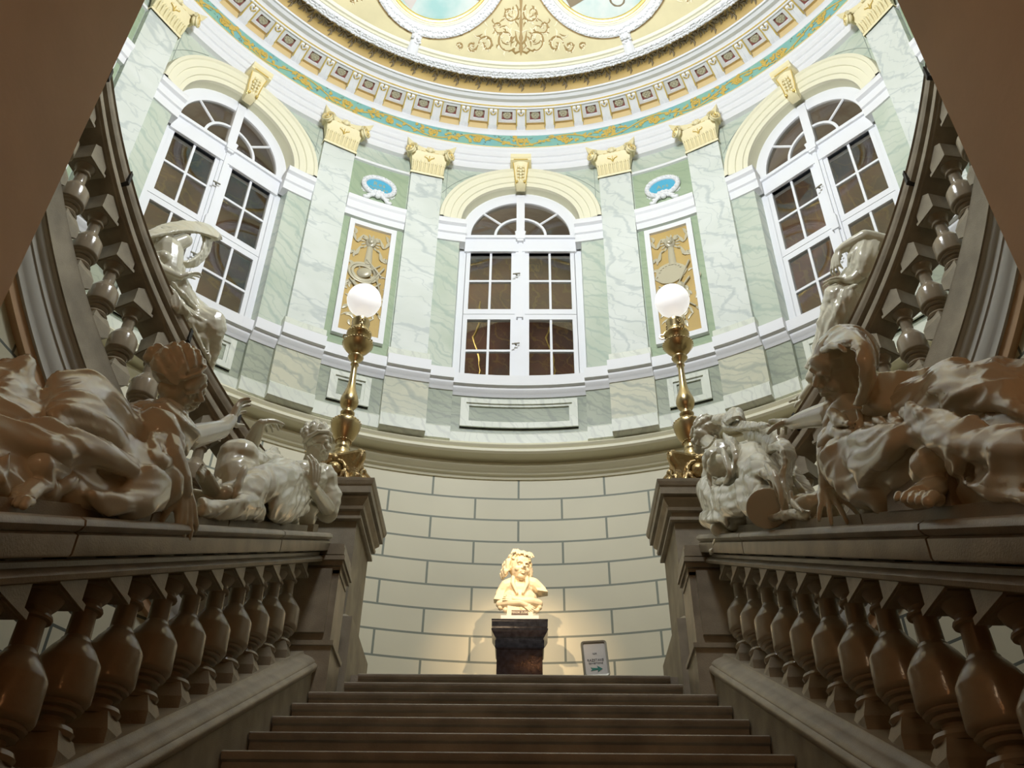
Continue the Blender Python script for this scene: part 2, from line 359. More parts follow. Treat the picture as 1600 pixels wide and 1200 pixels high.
# upper wall with arched openings
RW = 4.04; SP = 7.89; AR = .655
def wall_arch(mb, c, h0, h1, r, zb, zt, n=44):
    hw = math.degrees(AR/r)
    mb.cbox(c-h0, c-hw, r, r+.02, zb, zt, 4); mb.cbox(c+hw, c+h1, r, r+.02, zb, zt, 4)
    rows = []
    for i in range(n+1):
        s = -AR*cos(PI*i/n); a = c+math.degrees(s/r); z = SP+sqrt(max(0, AR*AR-s*s))
        rows.append([P(a, r, z), P(a, r, zt)])
    mb.quadgrid(rows)
for c in WIN:
    mb = MB(); wall_arch(mb, c, 12.8, 12.8, RW, ZDT-.03, ZC+.06)
    struct(mb.build('wall_bay', 'mgreen'), 'pale green marbled wall around an arched window')
    # reveal: jambs green, intrados cream
    hw = math.degrees(AR/RW); mj = MB()
    for s in (-1, 1):
        mj.quadgrid([[P(c+s*hw, RW, ZDT-.03), P(c+s*hw, RW, SP)], [P(c+s*hw*RW/4.3, 4.3, ZDT-.03), P(c+s*hw*RW/4.3, 4.3, SP)]])
    struct(mj.build('wall_reveal', 'mgreen'), 'marbled window reveal')
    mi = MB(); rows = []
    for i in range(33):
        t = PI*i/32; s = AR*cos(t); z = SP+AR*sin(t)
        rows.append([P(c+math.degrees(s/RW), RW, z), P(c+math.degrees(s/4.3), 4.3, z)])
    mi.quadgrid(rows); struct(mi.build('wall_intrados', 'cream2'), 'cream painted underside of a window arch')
    # archivolt
    ma = MB(); rows = []
    pr = [(.655, .0), (.655, .035), (.70, .045), (.705, .06), (.775, .065), (.78, .08), (.85, .085), (.86, .10), (.895, .095), (.905, .06), (.915, 0)]
    for i in range(41):
        t = PI*i/40
        rows.append([P(c+math.degrees(rho*cos(t)/RW), RW-d, SP+rho*sin(t)) for rho, d in pr])
    ma.quadgrid(rows); struct(ma.build('trim_archivolt', 'cream'), 'pale cream moulded arch over a window')
    # thin painted line arch and spandrel lines
    ml = MB(); pts = [P(c+math.degrees(1.0*cos(t)/RW), RW-.004, SP+1.0*sin(t)) for t in [rad(28+124*i/24) for i in range(25)] if SP+1.0*sin(t) < ZC]
    k_ = [p for p in pts if p[2] < ZC-.01]
    half = len(k_)//2
    lft = [p for p in k_ if (math.degrees(math.atan2(p[0], p[1]-D))-c+180) % 360-180 > 2]
    rgt = [p for p in k_ if (math.degrees(math.atan2(p[0], p[1]-D))-c+180) % 360-180 < -2]
    for q in (lft, rgt):
        if len(q) > 2: ml.tube(q, .0035, 5)
    for s in (-1, 1):
        ml.tube([P(c+s*11.9, RW-.003, SP+.2), P(c+s*11.9, RW-.003, ZC)], .0035, 5)
    struct(ml.build('trim_line', 'line'), 'thin painted line round the arch spandrel')
    # imposts
    for s in (-1, 1):
        mi = MB(); a0, a1 = sorted((c+s*hw, c+s*12.75))
        mi.ring([(RW+.02, 7.60), (RW-.02, 7.60), (RW-.025, 7.70), (RW-.045, 7.71), (RW-.05, 7.80), (RW-.085, 7.815), (RW-.09, 7.87), (RW-.08, 7.89), (RW+.02, 7.89)], a0, a1, 4)
        i_ = math.degrees(.05/RW); b0, b1 = sorted((c+s*(hw-.9), c+s*hw))
        mi.ring([(4.13, 7.60), (RW-.02, 7.60), (RW-.025, 7.70), (RW-.045, 7.71), (RW-.05, 7.80), (RW-.085, 7.815), (RW-.09, 7.87), (RW-.08, 7.89), (4.13, 7.89)], b0, b1, 2)
        struct(mi.build('trim_impost', 'white'), 'white moulded impost block beside a window arch')

# bays between the pilaster pairs
TX = {22.5: 'Ars', -22.5: 'Res\nnaturae'}
for c in (-67.5, -22.5, 22.5, 67.5):
    mb = MB(); mb.cbox(c-10.0, c+10.0, RW, RW+.02, ZDT-.03, ZC+.06, 14)
    struct(mb.build('wall_bay', 'mgreen'), 'pale green marbled wall between a pair of pilasters')
    mb = MB(); mb.cbox(c-4.5, c+4.5, RW-.012, RW+.005, ZDT-.02, 8.50, 10)
    struct(mb.build('wall_green_field', 'mgreen2'), 'sage green marbled field between two pilasters')
    mb = MB(); mb.cbox(c-4.6, c+4.6, RW-.04, RW, 8.50, 8.535, 10)
    mb.ring([(RW, 7.59), (RW-.05, 7.59), (RW-.055, 7.67), (RW-.075, 7.68), (RW-.08, 7.78), (RW-.10, 7.80), (RW-.105, 7.85), (RW, 7.862)], c-4.6, c+4.6, 10)
    struct(mb.build('trim_band', 'white'), 'white moulded band between two pilasters')
    if abs(c) > 30 and False: continue
    nm = {22.5: 'oblong relief of a ribboned head above a painter palette, under the Ars medallion',
          -22.5: 'oblong relief of a flower wreath above crossed tools, under the Res medallion',
          67.5: 'oblong relief panel beside the curved stair below the shaded window on the warm side',
          -67.5: 'oblong relief panel beside the curved stair below the window on the grey side'}[c]
    t = thing('relief_panel', nm, 'relief', P(c, RW, 5.97)); hw = 3.58
    r = RW-.012
    fb = MB()
    for b0, b1, y0, y1 in ((c-hw, c+hw, 5.97, 6.03), (c-hw, c+hw, 7.48, 7.54), (c-hw, c-hw+.78, 6.03, 7.48), (c+hw-.78, c+hw, 6.03, 7.48)):
        fb.cbox(b0, b1, r-.045, r+.01, y0, y1, 8); 
    part(fb, 'panel_frame', 'white', t)
    gb = MB(); gb.cbox(c-hw+.7, c+hw-.7, r-.012, r+.01, 6.02, 7.49, 8); part(gb, 'panel_ground', 'ochre', t)
    rb = MB(); rnd = random.Random(int(c*10))
    def Q(u, v, d=0): return Vector(P(c+math.degrees(u/r), r-.012-d, 6.76+v))    # u in metres from the middle, v height
    radial = Vector(P(c, -1, 0))-Vector(P(c, 0, 0)); radial.normalize()
    def leaf(u, v, ang, ln, wd, cv=.5):
        pts, rd = [], []
        for i in range(6):
            q = i/5; a_ = ang+cv*(q-.5); uu = u+ln*q*cos(a_); vv = v+ln*q*sin(a_)
            pts.append(Q(uu, vv, .006)); rd.append(max(.003, wd*sin(PI*min(1, q*.9+.08))))
        rb.tube(pts, rd, 6, flat=.5, normal=radial)
    # head with halo of leaves
    rb.ell(Q(0, .53, .01), .06, .03, .075); rb.ell(Q(0, .53, .035), .035, .03, .05); rb.ell(Q(0, .52, .062), .008, .01, .014)
    for i in range(14): a_ = 2*PI*i/14; leaf(.055*cos(a_), .53+.065*sin(a_), a_, .055, .013, .3)
    # ribbons
    for s in (-1, 1):
        pts = [Q(s*(.05+.16*q), .55+.06*sin(q*8), .012) for q in [i/9 for i in range(10)]]; rb.tube(pts, [.014+.008*sin(i*1.9) for i in range(10)], 6, flat=.4, normal=radial)
        pts = [Q(s*(.08+.11*q), .42-.14*q+.04*sin(q*9), .012) for q in [i/9 for i in range(10)]]; rb.tube(pts, [.015+.008*cos(i*1.7) for i in range(10)], 6, flat=.4, normal=radial)
        leaf(s*.17, .60, PI/2, .09, .02); leaf(s*.12, .36, -PI/2+s*.6, .1, .02)
    rb.tube([Q(0, .46, .01), Q(0, .2, .012)], [.028, .042], 8, flat=.4, normal=radial)
    # palette or shield disc
    if c > 0:
        poly = [(.15*cos(q)*(1+.12*cos(3*q)), .155*sin(q)*.9) for q in [2*PI*i/26 for i in range(26)]]
        rb.prism(poly, lambda u, v, d: Q(u-.03, v+.10, d), 0, .02)
        for i in range(9): q = .4+i*.3; rb.ell(Q(-.03+.115*cos(q), .10+.11*sin(q), .022), .012, .008, .009, n=6, m=4)
    else:
        for rr2 in (.15, .115): rb.tube([Q(-.03+rr2*cos(q), .08+rr2*.85*sin(q), .014) for q in [2*PI*i/24 for i in range(25)]], .016, 6, flat=.5, normal=radial)
        rb.ell(Q(-.03, .08, .01), .085, .03, .07); rb.tube([Q(-.02, .26, .03), Q(.15, .08, .02)], .009, 6); rb.tube([Q(.03, .12, .03), Q(.13, .23, .02)], .007, 6)
        rb.tube([Q(.03+.13*sin(q*1.5), .2-.4*q, .02) for q in [i/8 for i in range(9)]], .011, 6)
    # crossed tools
    for u0, v0, u1, v1 in ((-.16, -.05, .17, -.42), (.15, -.02, -.13, -.38), (-.02, -.1, .05, -.55), (.17, .2, .02, -.1)):
        rb.tube([Q(u0, v0, .02), Q(u1, v1, .02)], [.012, .008], 6)
        leaf(u1, v1, math.atan2(v1-v0, u1-u0), .09, .022, 0)
    rb.ell(Q(.05, -.12, .01), .05, .04, .07); rb.ell(Q(-.03, -.35, .01), .06, .03, .05)
    for i in range(46):
        u, v = rnd.uniform(-.19, .19), rnd.uniform(-.62, .28)
        if abs(u) < .08 and v > 0: continue
        leaf(u, v, rnd.uniform(0, 2*PI), rnd.uniform(.06, .12), rnd.uniform(.012, .02), rnd.uniform(-1.5, 1.5))
    part(rb, 'relief_ornament', 'silver', t, smooth=60)
    # medallion
    lab = {22.5: 'oval blue medallion lettered Ars in a white garland', -22.5: 'oval blue medallion lettered Res with a second line, in a white garland',
           -67.5: 'oval blue medallion cut off by the dark brown wall above the curved grey stair', 67.5: 'oval blue medallion above the curved stair on the warm brown side'}[c]
    t = thing('medallion', lab, 'medallion', P(c, RW-.02, 8.16))
    def Q2(u, v, d=0): return Vector(P(c+math.degrees(u/r), r-d, 8.17+v))
    bb = MB(); bb.prism([(.15*cos(q), .115*sin(q)) for q in [2*PI*i/32 for i in range(32)]], Q2, 0, .02); part(bb, 'blue_field', 'bluep', t)
    bb = MB(); bb.prism([(-.185, -.10), (-.185, .10), (-.165, .10), (-.165, .125), (.165, .125), (.165, .10), (.185, .10), (.185, -.10), (.165, -.10), (.165, -.125), (-.165, -.125), (-.165, -.10)], Q2, 0, .006); part(bb, 'back_plate', 'mwhite', t)
    gb = MB(); gb.tube([Q2(.172*cos(q), .135*sin(q), .02) for q in [2*PI*i/40 for i in range(41)]], [.028+.003*(i % 2) for i in range(41)], 8, normal=radial)
    for i in range(40): q = 2*PI*i/40; gb.ell(Q2(.172*cos(q)+.006*(-1)**i, .135*sin(q), .044), .016, .012, .012, n=6, m=4)
    gb.ell(Q2(0, -.105, .04), .03, .02, .025); gb.ell(Q2(-.04, -.10, .035), .025, .02, .018); gb.ell(Q2(.04, -.10, .035), .025, .02, .018)
    gb.ell(Q2(0, -.165, .03), .035, .03, .03)
    for s in (-1, 1):
        gb.tube([Q2(s*(.03+.13*q), -.165-.06*q+.02*sin(q*7), .025) for q in [i/7 for i in range(8)]], [.028, .02, .026, .018, .024, .02, .026, .01], 7)
        gb.ell(Q2(s*.10, -.185, .03), .03, .02, .018)
    part(gb, 'garland', 'white', t, smooth=70)
    if c in TX:
        rows_ = TX[c].split('\n')
        for j, ln in enumerate(rows_):
            az = rad(c); ux = Vector((cos(az), -sin(az), 0)); nr = Vector((-sin(az), -cos(az), 0)); uz = Vector((0, 0, 1))
            o_ = Q2(0, (.0 if len(rows_) == 1 else (.03-.062*j)), .022)
            mw = Matrix(((ux.x, uz.x, nr.x, o_.x), (ux.y, uz.y, nr.y, o_.y), (ux.z, uz.z, nr.z, o_.z), (0, 0, 0, 1)))
            text_mesh('lettering', ln, .085 if j == 0 else .06, 'goldletter', t, mw, space=1.15)

# ------------------------------------------------------------------ windows
WD = 4.12
def win(c, idx, label):
    az = rad(c); ux = Vector((cos(az), -sin(az), 0)); nr = Vector((sin(az), cos(az), 0)); ax = Vector((0, D, 0))
    def W(s, z, d=0): return ax+nr*(WD+d)+ux*s+Vector((0, 0, z))
    t = bpy.data.objects.new('window_%d' % idx, None); sc.collection.objects.link(t); t.location = W(0, 5.80)
    t['kind'] = 'structure'; t['label'] = label
    def bx(mb, s0, s1, z0, z1, d0, d1): mb.prism([(s0, z0), (s1, z0), (s1, z1), (s0, z1)], lambda u, v, d: W(u, v, d), d0, d1)
    H = .655; zb, zt, zm0, zm1, zs = 5.80, 7.70, zc(499, WD), zc(483, WD), zc(372, WD)
    f = MB()
    # outer casing
    for s in (-1, 1): bx(f, *sorted((s*H, s*(H-.075))), zb, zs, 0, .09)
    bx(f, -H, H, zb, zb+.03, 0, .09); bx(f, -H, H, (zm0+zm1)/2-.03, (zm0+zm1)/2+.03, .04, .09); bx(f, -.60, .60, zc(395.7, WD), zs+.0, -.03, .08); bx(f, -.62, .62, zs-.05, zs-.01, -.055, .0)
    rows = []
    for i in range(33):
        q = PI*i/32; rows.append([W(rho*cos(q), SP-.04+rho*sin(q), d) for rho, d in ((.70, .0), (.70, .09), (.575, .09), (.575, .03), (.545, .03), (.545, .0), (.60, -.02))])
    f.quadgrid(rows, closed_v=True)
    bx(f, -.045, .045, SP-.04, SP+.60, -.03, .05)           # upright of the fanlight
    rows = []
    for i in range(21):
        q = PI*i/20; rows.append([W(rho*cos(q), SP-.04+rho*sin(q), d) for rho, d in ((.29, 0), (.29, .03), (.262, .03), (.262, 0))])
    f.quadgrid(rows, closed_v=True)
    for q in (rad(42), rad(138)):
        p0 = W(.285*cos(q), SP-.04+.285*sin(q), .015); p1 = W(.56*cos(q), SP-.04+.56*sin(q), .015); f.tube([p0, p1], .014, 6)
    o = f.build('window_frame', 'frame', None); o.parent = t; o.location = -Vector(t.location)
    og = MB(); bx(og, -.05, .05, zs-.09, zs+.03, -.08, -.03); og.prism([(-.06, zs+.03), (.06, zs+.03), (.03, zs-.12), (-.03, zs-.12)], lambda u, v, d: W(u, v, d), -.075, -.02)
    bx(og, -.035, .035, zm0-.02, zm1+.02, -.06, -.02)
    o = og.build('mullion_ornament', 'frame', None); o.parent = t; o.location = -Vector(t.location)
    # four casements
    zr = [(zc(598, WD), zc(549.5, WD), zc(545, WD), zc(499, WD)), (zc(483, WD), zc(441, WD), zc(436, WD), zc(395.7, WD))]
    for s in (-1, 1):
        for lo, a, b_, hi in zr:
            m = MB(); s0, s1 = sorted((s*.045, s*.585)); st = .05
            z0, z1 = lo-.055 if lo > 6 else lo-.02, hi+.05
            zmm = (zm0+zm1)/2
            if lo < 6: z1 = zmm-.003
            else: z0 = zmm+.003
            bx(m, s0, s0+st, z0, z1, .0, .045); bx(m, s1-st, s1, z0, z1, .0, .045)
            bx(m, s0+st, s1-st, z0, lo, .0, .045); bx(m, s0+st, s1-st, hi, z1, .0, .045)
            mid = (s0+s1)/2; bx(m, mid-.012, mid+.012, lo, hi, .005, .035); zz = (a+b_)/2; bx(m, s0+st, mid-.012, zz-.013, zz+.013, .005, .035); bx(m, mid+.012, s1-st, zz-.013, zz+.013, .005, .035)
            o = m.build('casement', 'frame', None); o.parent = t; o.location = -Vector(t.location)
            g = MB(); bx(g, s0+st*.6, s1-st*.6, lo-.01, hi+.01, .018, .022)
            go = g.build('pane', 'glass', None, smooth=0); go.parent = o
    m = MB(); bx(m, -.05, .05, zb, zs, -.02, .03); bx(m, -.02, .02, zb, zs, -.045, -.02)
    o = m.build('mullion', 'frame', None); o.parent = t; o.location = -Vector(t.location)
    for zz in (zc(436, WD), zc(545, WD)):
        m = MB(); m.tube([W(-.03, zz, -.05), W(-.05, zz+.01, -.075)], .009, 6); m.tube([W(-.075, zz, -.075), W(.0, zz+.01, -.075)], .008, 6)
        o = m.build('window_latch', 'lead', None); o.parent = t; o.location = -Vector(t.location)
    g = MB(); g.prism([(.57*cos(PI*i/24), SP-.03+.57*sin(PI*i/24)) for i in range(25)], lambda u, v, d: W(u, v, d), .018, .022)
    o = g.build('fanlight_pane', 'glass', None, smooth=0); o.parent = t; o.location = -Vector(t.location)
    # room behind: red-brown marble wall, arch and pale vault
    m = MB(); bx(m, -1.6, 1.6, 5.2, 9.3, 1.5, 1.6); ob = m.build('wall_corridor', 'mbrown', None); struct(ob, 'red brown veined marble wall seen through a window')
    m = MB(); bx(m, -1.6, 1.6, 9.3, 9.4, .22, 1.6); bx(m, -1.65, -1.6, 5.2, 9.4, .22, 1.6); bx(m, 1.6, 1.65, 5.2, 9.4, .22, 1.6)
    ob = m.build('ceiling_corridor', 'beige', None); struct(ob, 'pale vault of the corridor behind a window')
    m = MB(); bx(m, -1.6, 1.6, 5.1, 5.2, .2, 1.6); ob = m.build('floor_corridor', 'mbrown', None); struct(ob)
    m = MB(); m.prism([(1.15*cos(PI*i/24), 7.9+.95*sin(PI*i/24)) for i in range(25)]+[(-1.15, 5.2), (1.15, 5.2)], lambda u, v, d: W(u, v, d), 1.40, 1.49)
    ob = m.build('wall_corridor_niche', 'mbrown', None); struct(ob, 'round headed red brown marble niche behind a window')
    light('POINT', 'corridor_fill_light', W(1.2, 6.4, .5), 7, (1, .80, .62), .1)  # unseen fill lights added to brighten the marble behind the panes
    light('POINT', 'corridor_fill_light', W(-1.1, 8.1, .45), 18, (1, .86, .74), .1)
    for u in (-.42, .45):       # yellow veins of the marble
        m = MB(); rn = random.Random(int(c+u*10)); pts = []; x = u
        for i in range(22): x += rn.uniform(-.035, .035); pts.append(W(x, 6.4+.085*i, 1.395))
        m.tube(pts, [rn.uniform(.004, .016) for _ in pts], 5); struct(m.build('trim_vein', 'gilt', None), 'yellow vein in the brown marble behind a window')
win(-45, 1, 'arched white casement window above the curved stair on the grey side, behind the statue with the billowing veil')
win(0, 2, 'arched white casement window straight ahead above the bust')
win(45, 3, 'arched white casement window above the curved stair on the warm side, behind the stooping statue')

# ------------------------------------------------------------------ pilasters and capitals
def frame_q(f): s_ = f.cross(Vector((0, 0, 1))).normalized(); return Matrix((s_, f, s_.cross(f))).transposed()
def capital(t, c, hwid):        # c azimuth, hwid half width in metres
    r = 3.97
    def Q(u, v, d=0): return Vector(P(c+math.degrees(u/r), r-d, v))
    radial = Vector((-sin(rad(c)), -cos(rad(c)), 0))
    bell = MB()
    rows = []
    for z, w_, d in ((8.50, hwid+.012, .02), (8.52, hwid+.015, .03), (8.535, hwid, .02), (8.62, hwid*1.02, .03), (8.72, hwid*1.12, .06), (8.79, hwid*1.22, .10)):
        rows.append([Q(-w_, z, -.03), Q(-w_, z, d), Q(0, z, d+.004), Q(w_, z, d), Q(w_, z, -.03)])
    bell.quadgrid(rows); 
    for i in range(9):
        u = -hwid+hwid*2*i/8
        bell.tube([Q(u, 8.54, .022), Q(u, 8.60, .045), Q(u*1.03, 8.655, .055), Q(u*1.05, 8.665, .075)], [.012, .018, .016, .008], 6, flat=.6)
        bell.ell(Q(u*1.02, 8.655, .06), .016, .016, .012, n=6, m=4)
    part(bell, 'capital_bell', 'capital', t, smooth=50)
    ab = MB(); rows = []
    n = 12
    for z, g in ((8.79, .0), (8.81, .015), (8.84, .02), (8.86, .03), (8.875, .03)):
        row = [Q(-(hwid*1.30+g), z, -.03)]
        for i in range(n+1):
            u = -1+2*i/n; row.append(Q(u*(hwid*1.48+g), z, .155-.10*(1-abs(u)**2.2)+g))
        row.append(Q((hwid*1.30+g), z, -.03)); rows.append(row)
    b = ab.quadgrid(rows); m_ = n+3; ab.f.append(tuple(b+i for i in range(m_))[::-1]); ab.f.append(tuple(b+4*m_+i for i in range(m_)))
    part(ab, 'abacus', 'capital', t, smooth=40)
    for s in (-1, 1):
        vo = MB(); ctr_ = Q(s*hwid*1.20, 8.755, .12)
        ud = (Q(s*.1, 0, 0)-Q(0, 0, 0)).normalized(); nn = (radial*.8+ud*.6).normalized(); tt = nn.cross(Vector((0, 0, 1))).normalized()
        vo.ell(ctr_, .050, .030, .050, rot=frame_q(nn)); 
        pts, rd = [], []
        for i in range(30):
            q = i/29; a_ = q*2.3*2*PI; rr2 = .062*(1-q)+.008
            pts.append(ctr_+nn*(.022+.02*q)+tt*(cos(a_)*rr2)*(s)+Vector((0, 0, sin(a_)*rr2))); rd.append(.011*(1-q)+.006)
        vo.tube(pts, rd, 6)
        o = part(vo, 'volute', 'capital', t, smooth=60)
        gb = MB(); gb.tube([p+nn*.011 for p in pts], [x*.35 for x in rd], 5); gb.ell(ctr_+nn*.045, .012)
        go = gb.build('gilt_scroll', 'gilt'); go.parent = o
        vb = MB(); vb.tube([Q(s*.02, 8.80, .07), Q(s*hwid*.6, 8.83-.03, .08), Q(s*hwid*1.1, 8.81, .13)], [.008, .012, .014], 6); part(vb, 'capital_scroll', 'capital', t)
    fb = MB(); fb.ell(Q(0, 8.845, .09), .035, .03, .035); 
    for i in range(5): a_ = PI*i/4; fb.ell(Q(.04*cos(a_), 8.85+.035*sin(a_), .09), .018, .014, .018, n=6, m=4)
    part(fb, 'rosette', 'capital', t)
    gb = MB()
    for s in (-1, 1):
        gb.tube([Q(0, 8.68, .075), Q(s*.02, 8.72, .078), Q(s*.055, 8.735, .08), Q(s*.05, 8.76, .08), Q(s*.03, 8.755, .082)], .005, 5)
        gb.tube([Q(s*.01, 8.80, .08), Q(s*.04, 8.815, .083), Q(s*.10, 8.80, .10)], .004, 5)
    gb.tube([Q(0, 8.66, .07), Q(0, 8.83, .09)], .005, 5)
    part(gb, 'gilt_flower', 'gilt', t)
names_p = {-60.0: 'nearer the curved grey stair, its capital at the top corner of the view', -74.8: 'deep in the corner behind the curved grey stair'}
pil = []
for c in WIN+[-135, 135]:
    for s in (-1, 1):
        a = c+s*15.3
        if abs(a) < 80: pil.append(a)
order = {-60.3: 'white marble pilaster between the statue with the billowing veil window and the curved grey stair',
         -29.7: 'white marble pilaster on the window side of the Res medallion, nearer the curved grey stair',
         -15.3: 'white marble pilaster between the Res medallion and the window above the bust',
         15.3: 'white marble pilaster between the window above the bust and the Ars medallion',
         29.7: 'white marble pilaster between the Ars medallion and the window behind the stooping statue',
         60.3: 'white marble pilaster between the stooping statue window and the curved brown stair',
         -74.7: 'white marble pilaster farthest round behind the curved grey stair', 74.7: 'white marble pilaster farthest round behind the curved brown stair'}
for a in pil:
    t = thing('pilaster', order[round(a, 1)], 'pilaster', P(a, RW, ZDT), 'pilasters of the drum')
    sh = MB(); r = 3.97; hwd = 2.55
    sh.cbox(a-hwd, a+hwd, r, RW+.01, 5.93, 8.51, 4); part(sh, 'shaft', 'mwhite', t, smooth=30)
    bs = MB(); bs.ring([(RW+.01, ZDT-.01), (r-.045, ZDT-.01), (r-.045, 5.90), (r-.03, 5.915), (r-.01, 5.935), (RW+.01, 5.935)], a-hwd-.35, a+hwd+.35, 4); part(bs, 'pilaster_base', 'mpale', t)
    capital(t, a, hwd*PI/180*3.97)
# keystones
for c, lb in ((-45, 'above the window behind the veiled statue'), (0, 'above the window over the bust'), (45, 'above the window behind the stooping statue')):
    t = thing('keystone', 'pale yellow scrolled keystone with gilt leaf edges ' + lb, 'keystone', P(c, 4.0, 8.47), 'keystones over the windows')
    def Q(u, v, d=0): return Vector(P(c+math.degrees(u/4.0), 4.0-d, v))
    m = MB(); prf = [(.045, 8.47, .0), (.055, 8.485, .08), (.06, 8.51, .105), (.062, 8.54, .09), (.068, 8.62, .085), (.078, 8.72, .11), (.09, 8.79, .15)]
    rows = [[Q(-w_, z, -.02), Q(-w_, z, d*.85), Q(-w_*.35, z, d), Q(w_*.35, z, d), Q(w_, z, d*.85), Q(w_, z, -.02)] for w_, z, d in prf]
    b = m.quadgrid(rows); m.f.append(tuple(b+i for i in range(6))[::-1]); part(m, 'scroll_body', 'capital', t, smooth=50)
    m = MB(); m.ring([(4.0, 8.79), (3.83, 8.79), (3.825, 8.81), (3.81, 8.82), (3.80, 8.86), (4.0, 8.86)], c-1.75, c+1.75, 3); part(m, 'keystone_cap', 'capital', t)
    g = MB()
    for s in (-1, 1):
        g.tube([Q(s*w_, z, d*.87+.004) for w_, z, d in prf[1:]], .006, 5)
        g.tube([Q(s*.02, 8.56, .10), Q(s*.035, 8.60, .10), Q(s*.02, 8.64, .10), Q(s*.045, 8.68, .11), Q(s*.03, 8.72, .125)], .005, 5)
        g.ell(Q(s*.045, 8.50, .10), .017)
    g.tube([Q(-.085, 8.795, .175), Q(.085, 8.795, .175)], .007, 5); part(g, 'gilt_leaves', 'gilt', t)
    m = MB()
    for i in range(5):
        z = 8.54+.045*i; m.ell(Q(0, z, .09+.008*i), .018, .014, .024, n=8, m=5)
        for s in (-1, 1): m.ell(Q(s*.03, z+.01, .09+.008*i), .014, .01, .02, n=6, m=4)
    part(m, 'leaf_relief', 'capital', t, smooth=60)

# ------------------------------------------------------------------ entablature and cupola
AE = 78
zBL, zBU, zB, zCc, zO, zG1, zG2, zG3 = 9.175, 9.395, 9.475, 9.54, 9.53, 9.485, 9.515, 9.53
m = MB(); m.ring([(4.3, ZC), (3.985, ZC), (3.985, 8.90), (3.965, 8.905), (3.965, 8.99), (3.945, 8.995), (3.945, 9.07), (3.92, 9.085), (3.91, 9.115), (3.925, 9.14), (3.95, 9.15), (3.955, zBL), (4.3, zBL)], -AE, AE, 120)
struct(m.build('trim_3', 'white'), 'white moulded architrave ring above the capitals')
m = MB(); m.ring([(3.909, 9.112), (3.903, 9.117), (3.909, 9.122)], -AE, AE, 120); struct(m.build('trim_gilt_line', 'gilt'), 'gilt line on the architrave')
m = MB(); m.ring([(3.955, zBL-.005), (3.955, zBU+.005)], -AE, AE, 120, close=False)
fz = m.build('trim_frieze', 'turquoise'); struct(fz, 'turquoise frieze with golden vine scrolls')
v = MB(); rnd = random.Random(5)
def QF(a, v_, d=.004): return Vector(P(a, 3.955-d, zBL+(zBU-zBL)*v_))
per = 7.5; na = int(2*72/per)
for i in range(-10, 11):
    c = i*per; sg = 1 if i % 2 else -1
    if abs(c) > 70: continue
    radial = Vector((-sin(rad(c)), -cos(rad(c)), 0))
    v.tube([QF(c-per*.5+per*q, .5+sg*.36*sin(PI*q), .004) for q in [k/10 for k in range(11)]], [.011]*11, 5, flat=.4, normal=radial)
    for sp in (-1, 1):
        pts = []; 
        for k in range(16):
            q = k/15; a_ = q*3.6*PI/1.5+(PI/2 if sg > 0 else -PI/2); rr2 = .30*(1-q*.8)
            pts.append(QF(c+sp*.3+rr2*cos(a_)*3.1*sp*.5, .5-sg*.02+rr2*sin(a_), .005))
        v.tube(pts, [.011]*16, 5, flat=.4, normal=radial)
    for k in range(16):
        a_ = rnd.uniform(0, 2*PI); u0, v0 = c+rnd.uniform(-per*.48, per*.48), .5+rnd.uniform(-.3, .3); ln = rnd.uniform(.5, 1.1)
        pts = [QF(u0+ln*q*cos(a_+q), min(.93, max(.07, v0+.33*ln*q*sin(a_+q))), .006) for q in (0, .25, .5, .75, 1)]
        v.tube(pts, [.004, .018, .022, .014, .003], 6, flat=.3, normal=radial)
    for k in range(6): a_ = 2*PI*k/6; v.ell(QF(c+.32*cos(a_), .5+.11*sin(a_), .008), .014, .012, .014, n=6, m=4)
vo = v.build('vine_scroll', 'vine', None, smooth=60); vo.parent = fz
v = MB()
for k in range(240):
    a_ = rnd.uniform(0, 2*PI); u0, v0 = rnd.uniform(-70, 70), rnd.uniform(.1, .9); ln = rnd.uniform(.3, .7)
    v.tube([QF(u0+ln*q*cos(a_+q*2), min(.95, max(.05, v0+.33*ln*q*sin(a_+q*2))), .003) for q in (0, .5, 1)], [.002, .004, .002], 5, flat=.3)
vo = v.build('shadow_leaves', 'grey_leaf', None, smooth=60); vo.parent = fz; vo['kind'] = 'stuff'  # shadows of the vine painted in as small grey brown strokes
# bed moulding, ochre band, corona
m = MB(); m.ring([(4.3, zBU), (3.95, zBU), (3.935, zBU+.02), (3.925, zBU+.05), (3.93, zB), (4.3, zB)], -AE, AE, 120)
struct(m.build('trim_4', 'white'), 'white bed moulding over the turquoise frieze')
m = MB(); m.ring([(3.93, zB-.002), (3.93, zCc+.035), (3.86, zCc+.035), (3.86, zCc+.07)], -AE, AE, 120, close=False); struct(m.build('trim_ochre_band', 'ochre_light'), 'ochre band behind the brackets')
m = MB(); m.ring([(3.95, zCc+.06), (3.70, zCc+.06), (3.69, zCc), (3.675, zCc-.005), (3.665, zCc+.02), (3.645, zCc+.035), (3.62, zCc+.04), (3.60, zCc+.03), (3.56, zCc+.012), (3.52, zCc+.02), (3.49, zO+.01), (3.475, zO+.02), (3.475, zO+.5), (3.95, zO+.5)], -AE, AE, 120)
cn = m.build('trim_5', 'white'); struct(cn, 'white projecting cornice with brackets and coffers')
m = MB(); m.ring([(3.667, zCc+.012), (3.66, zCc+.006), (3.654, zCc+.02)], -AE, AE, 120); struct(m.build('trim_gilt_line', 'gilt'), 'gilt line on the cornice')
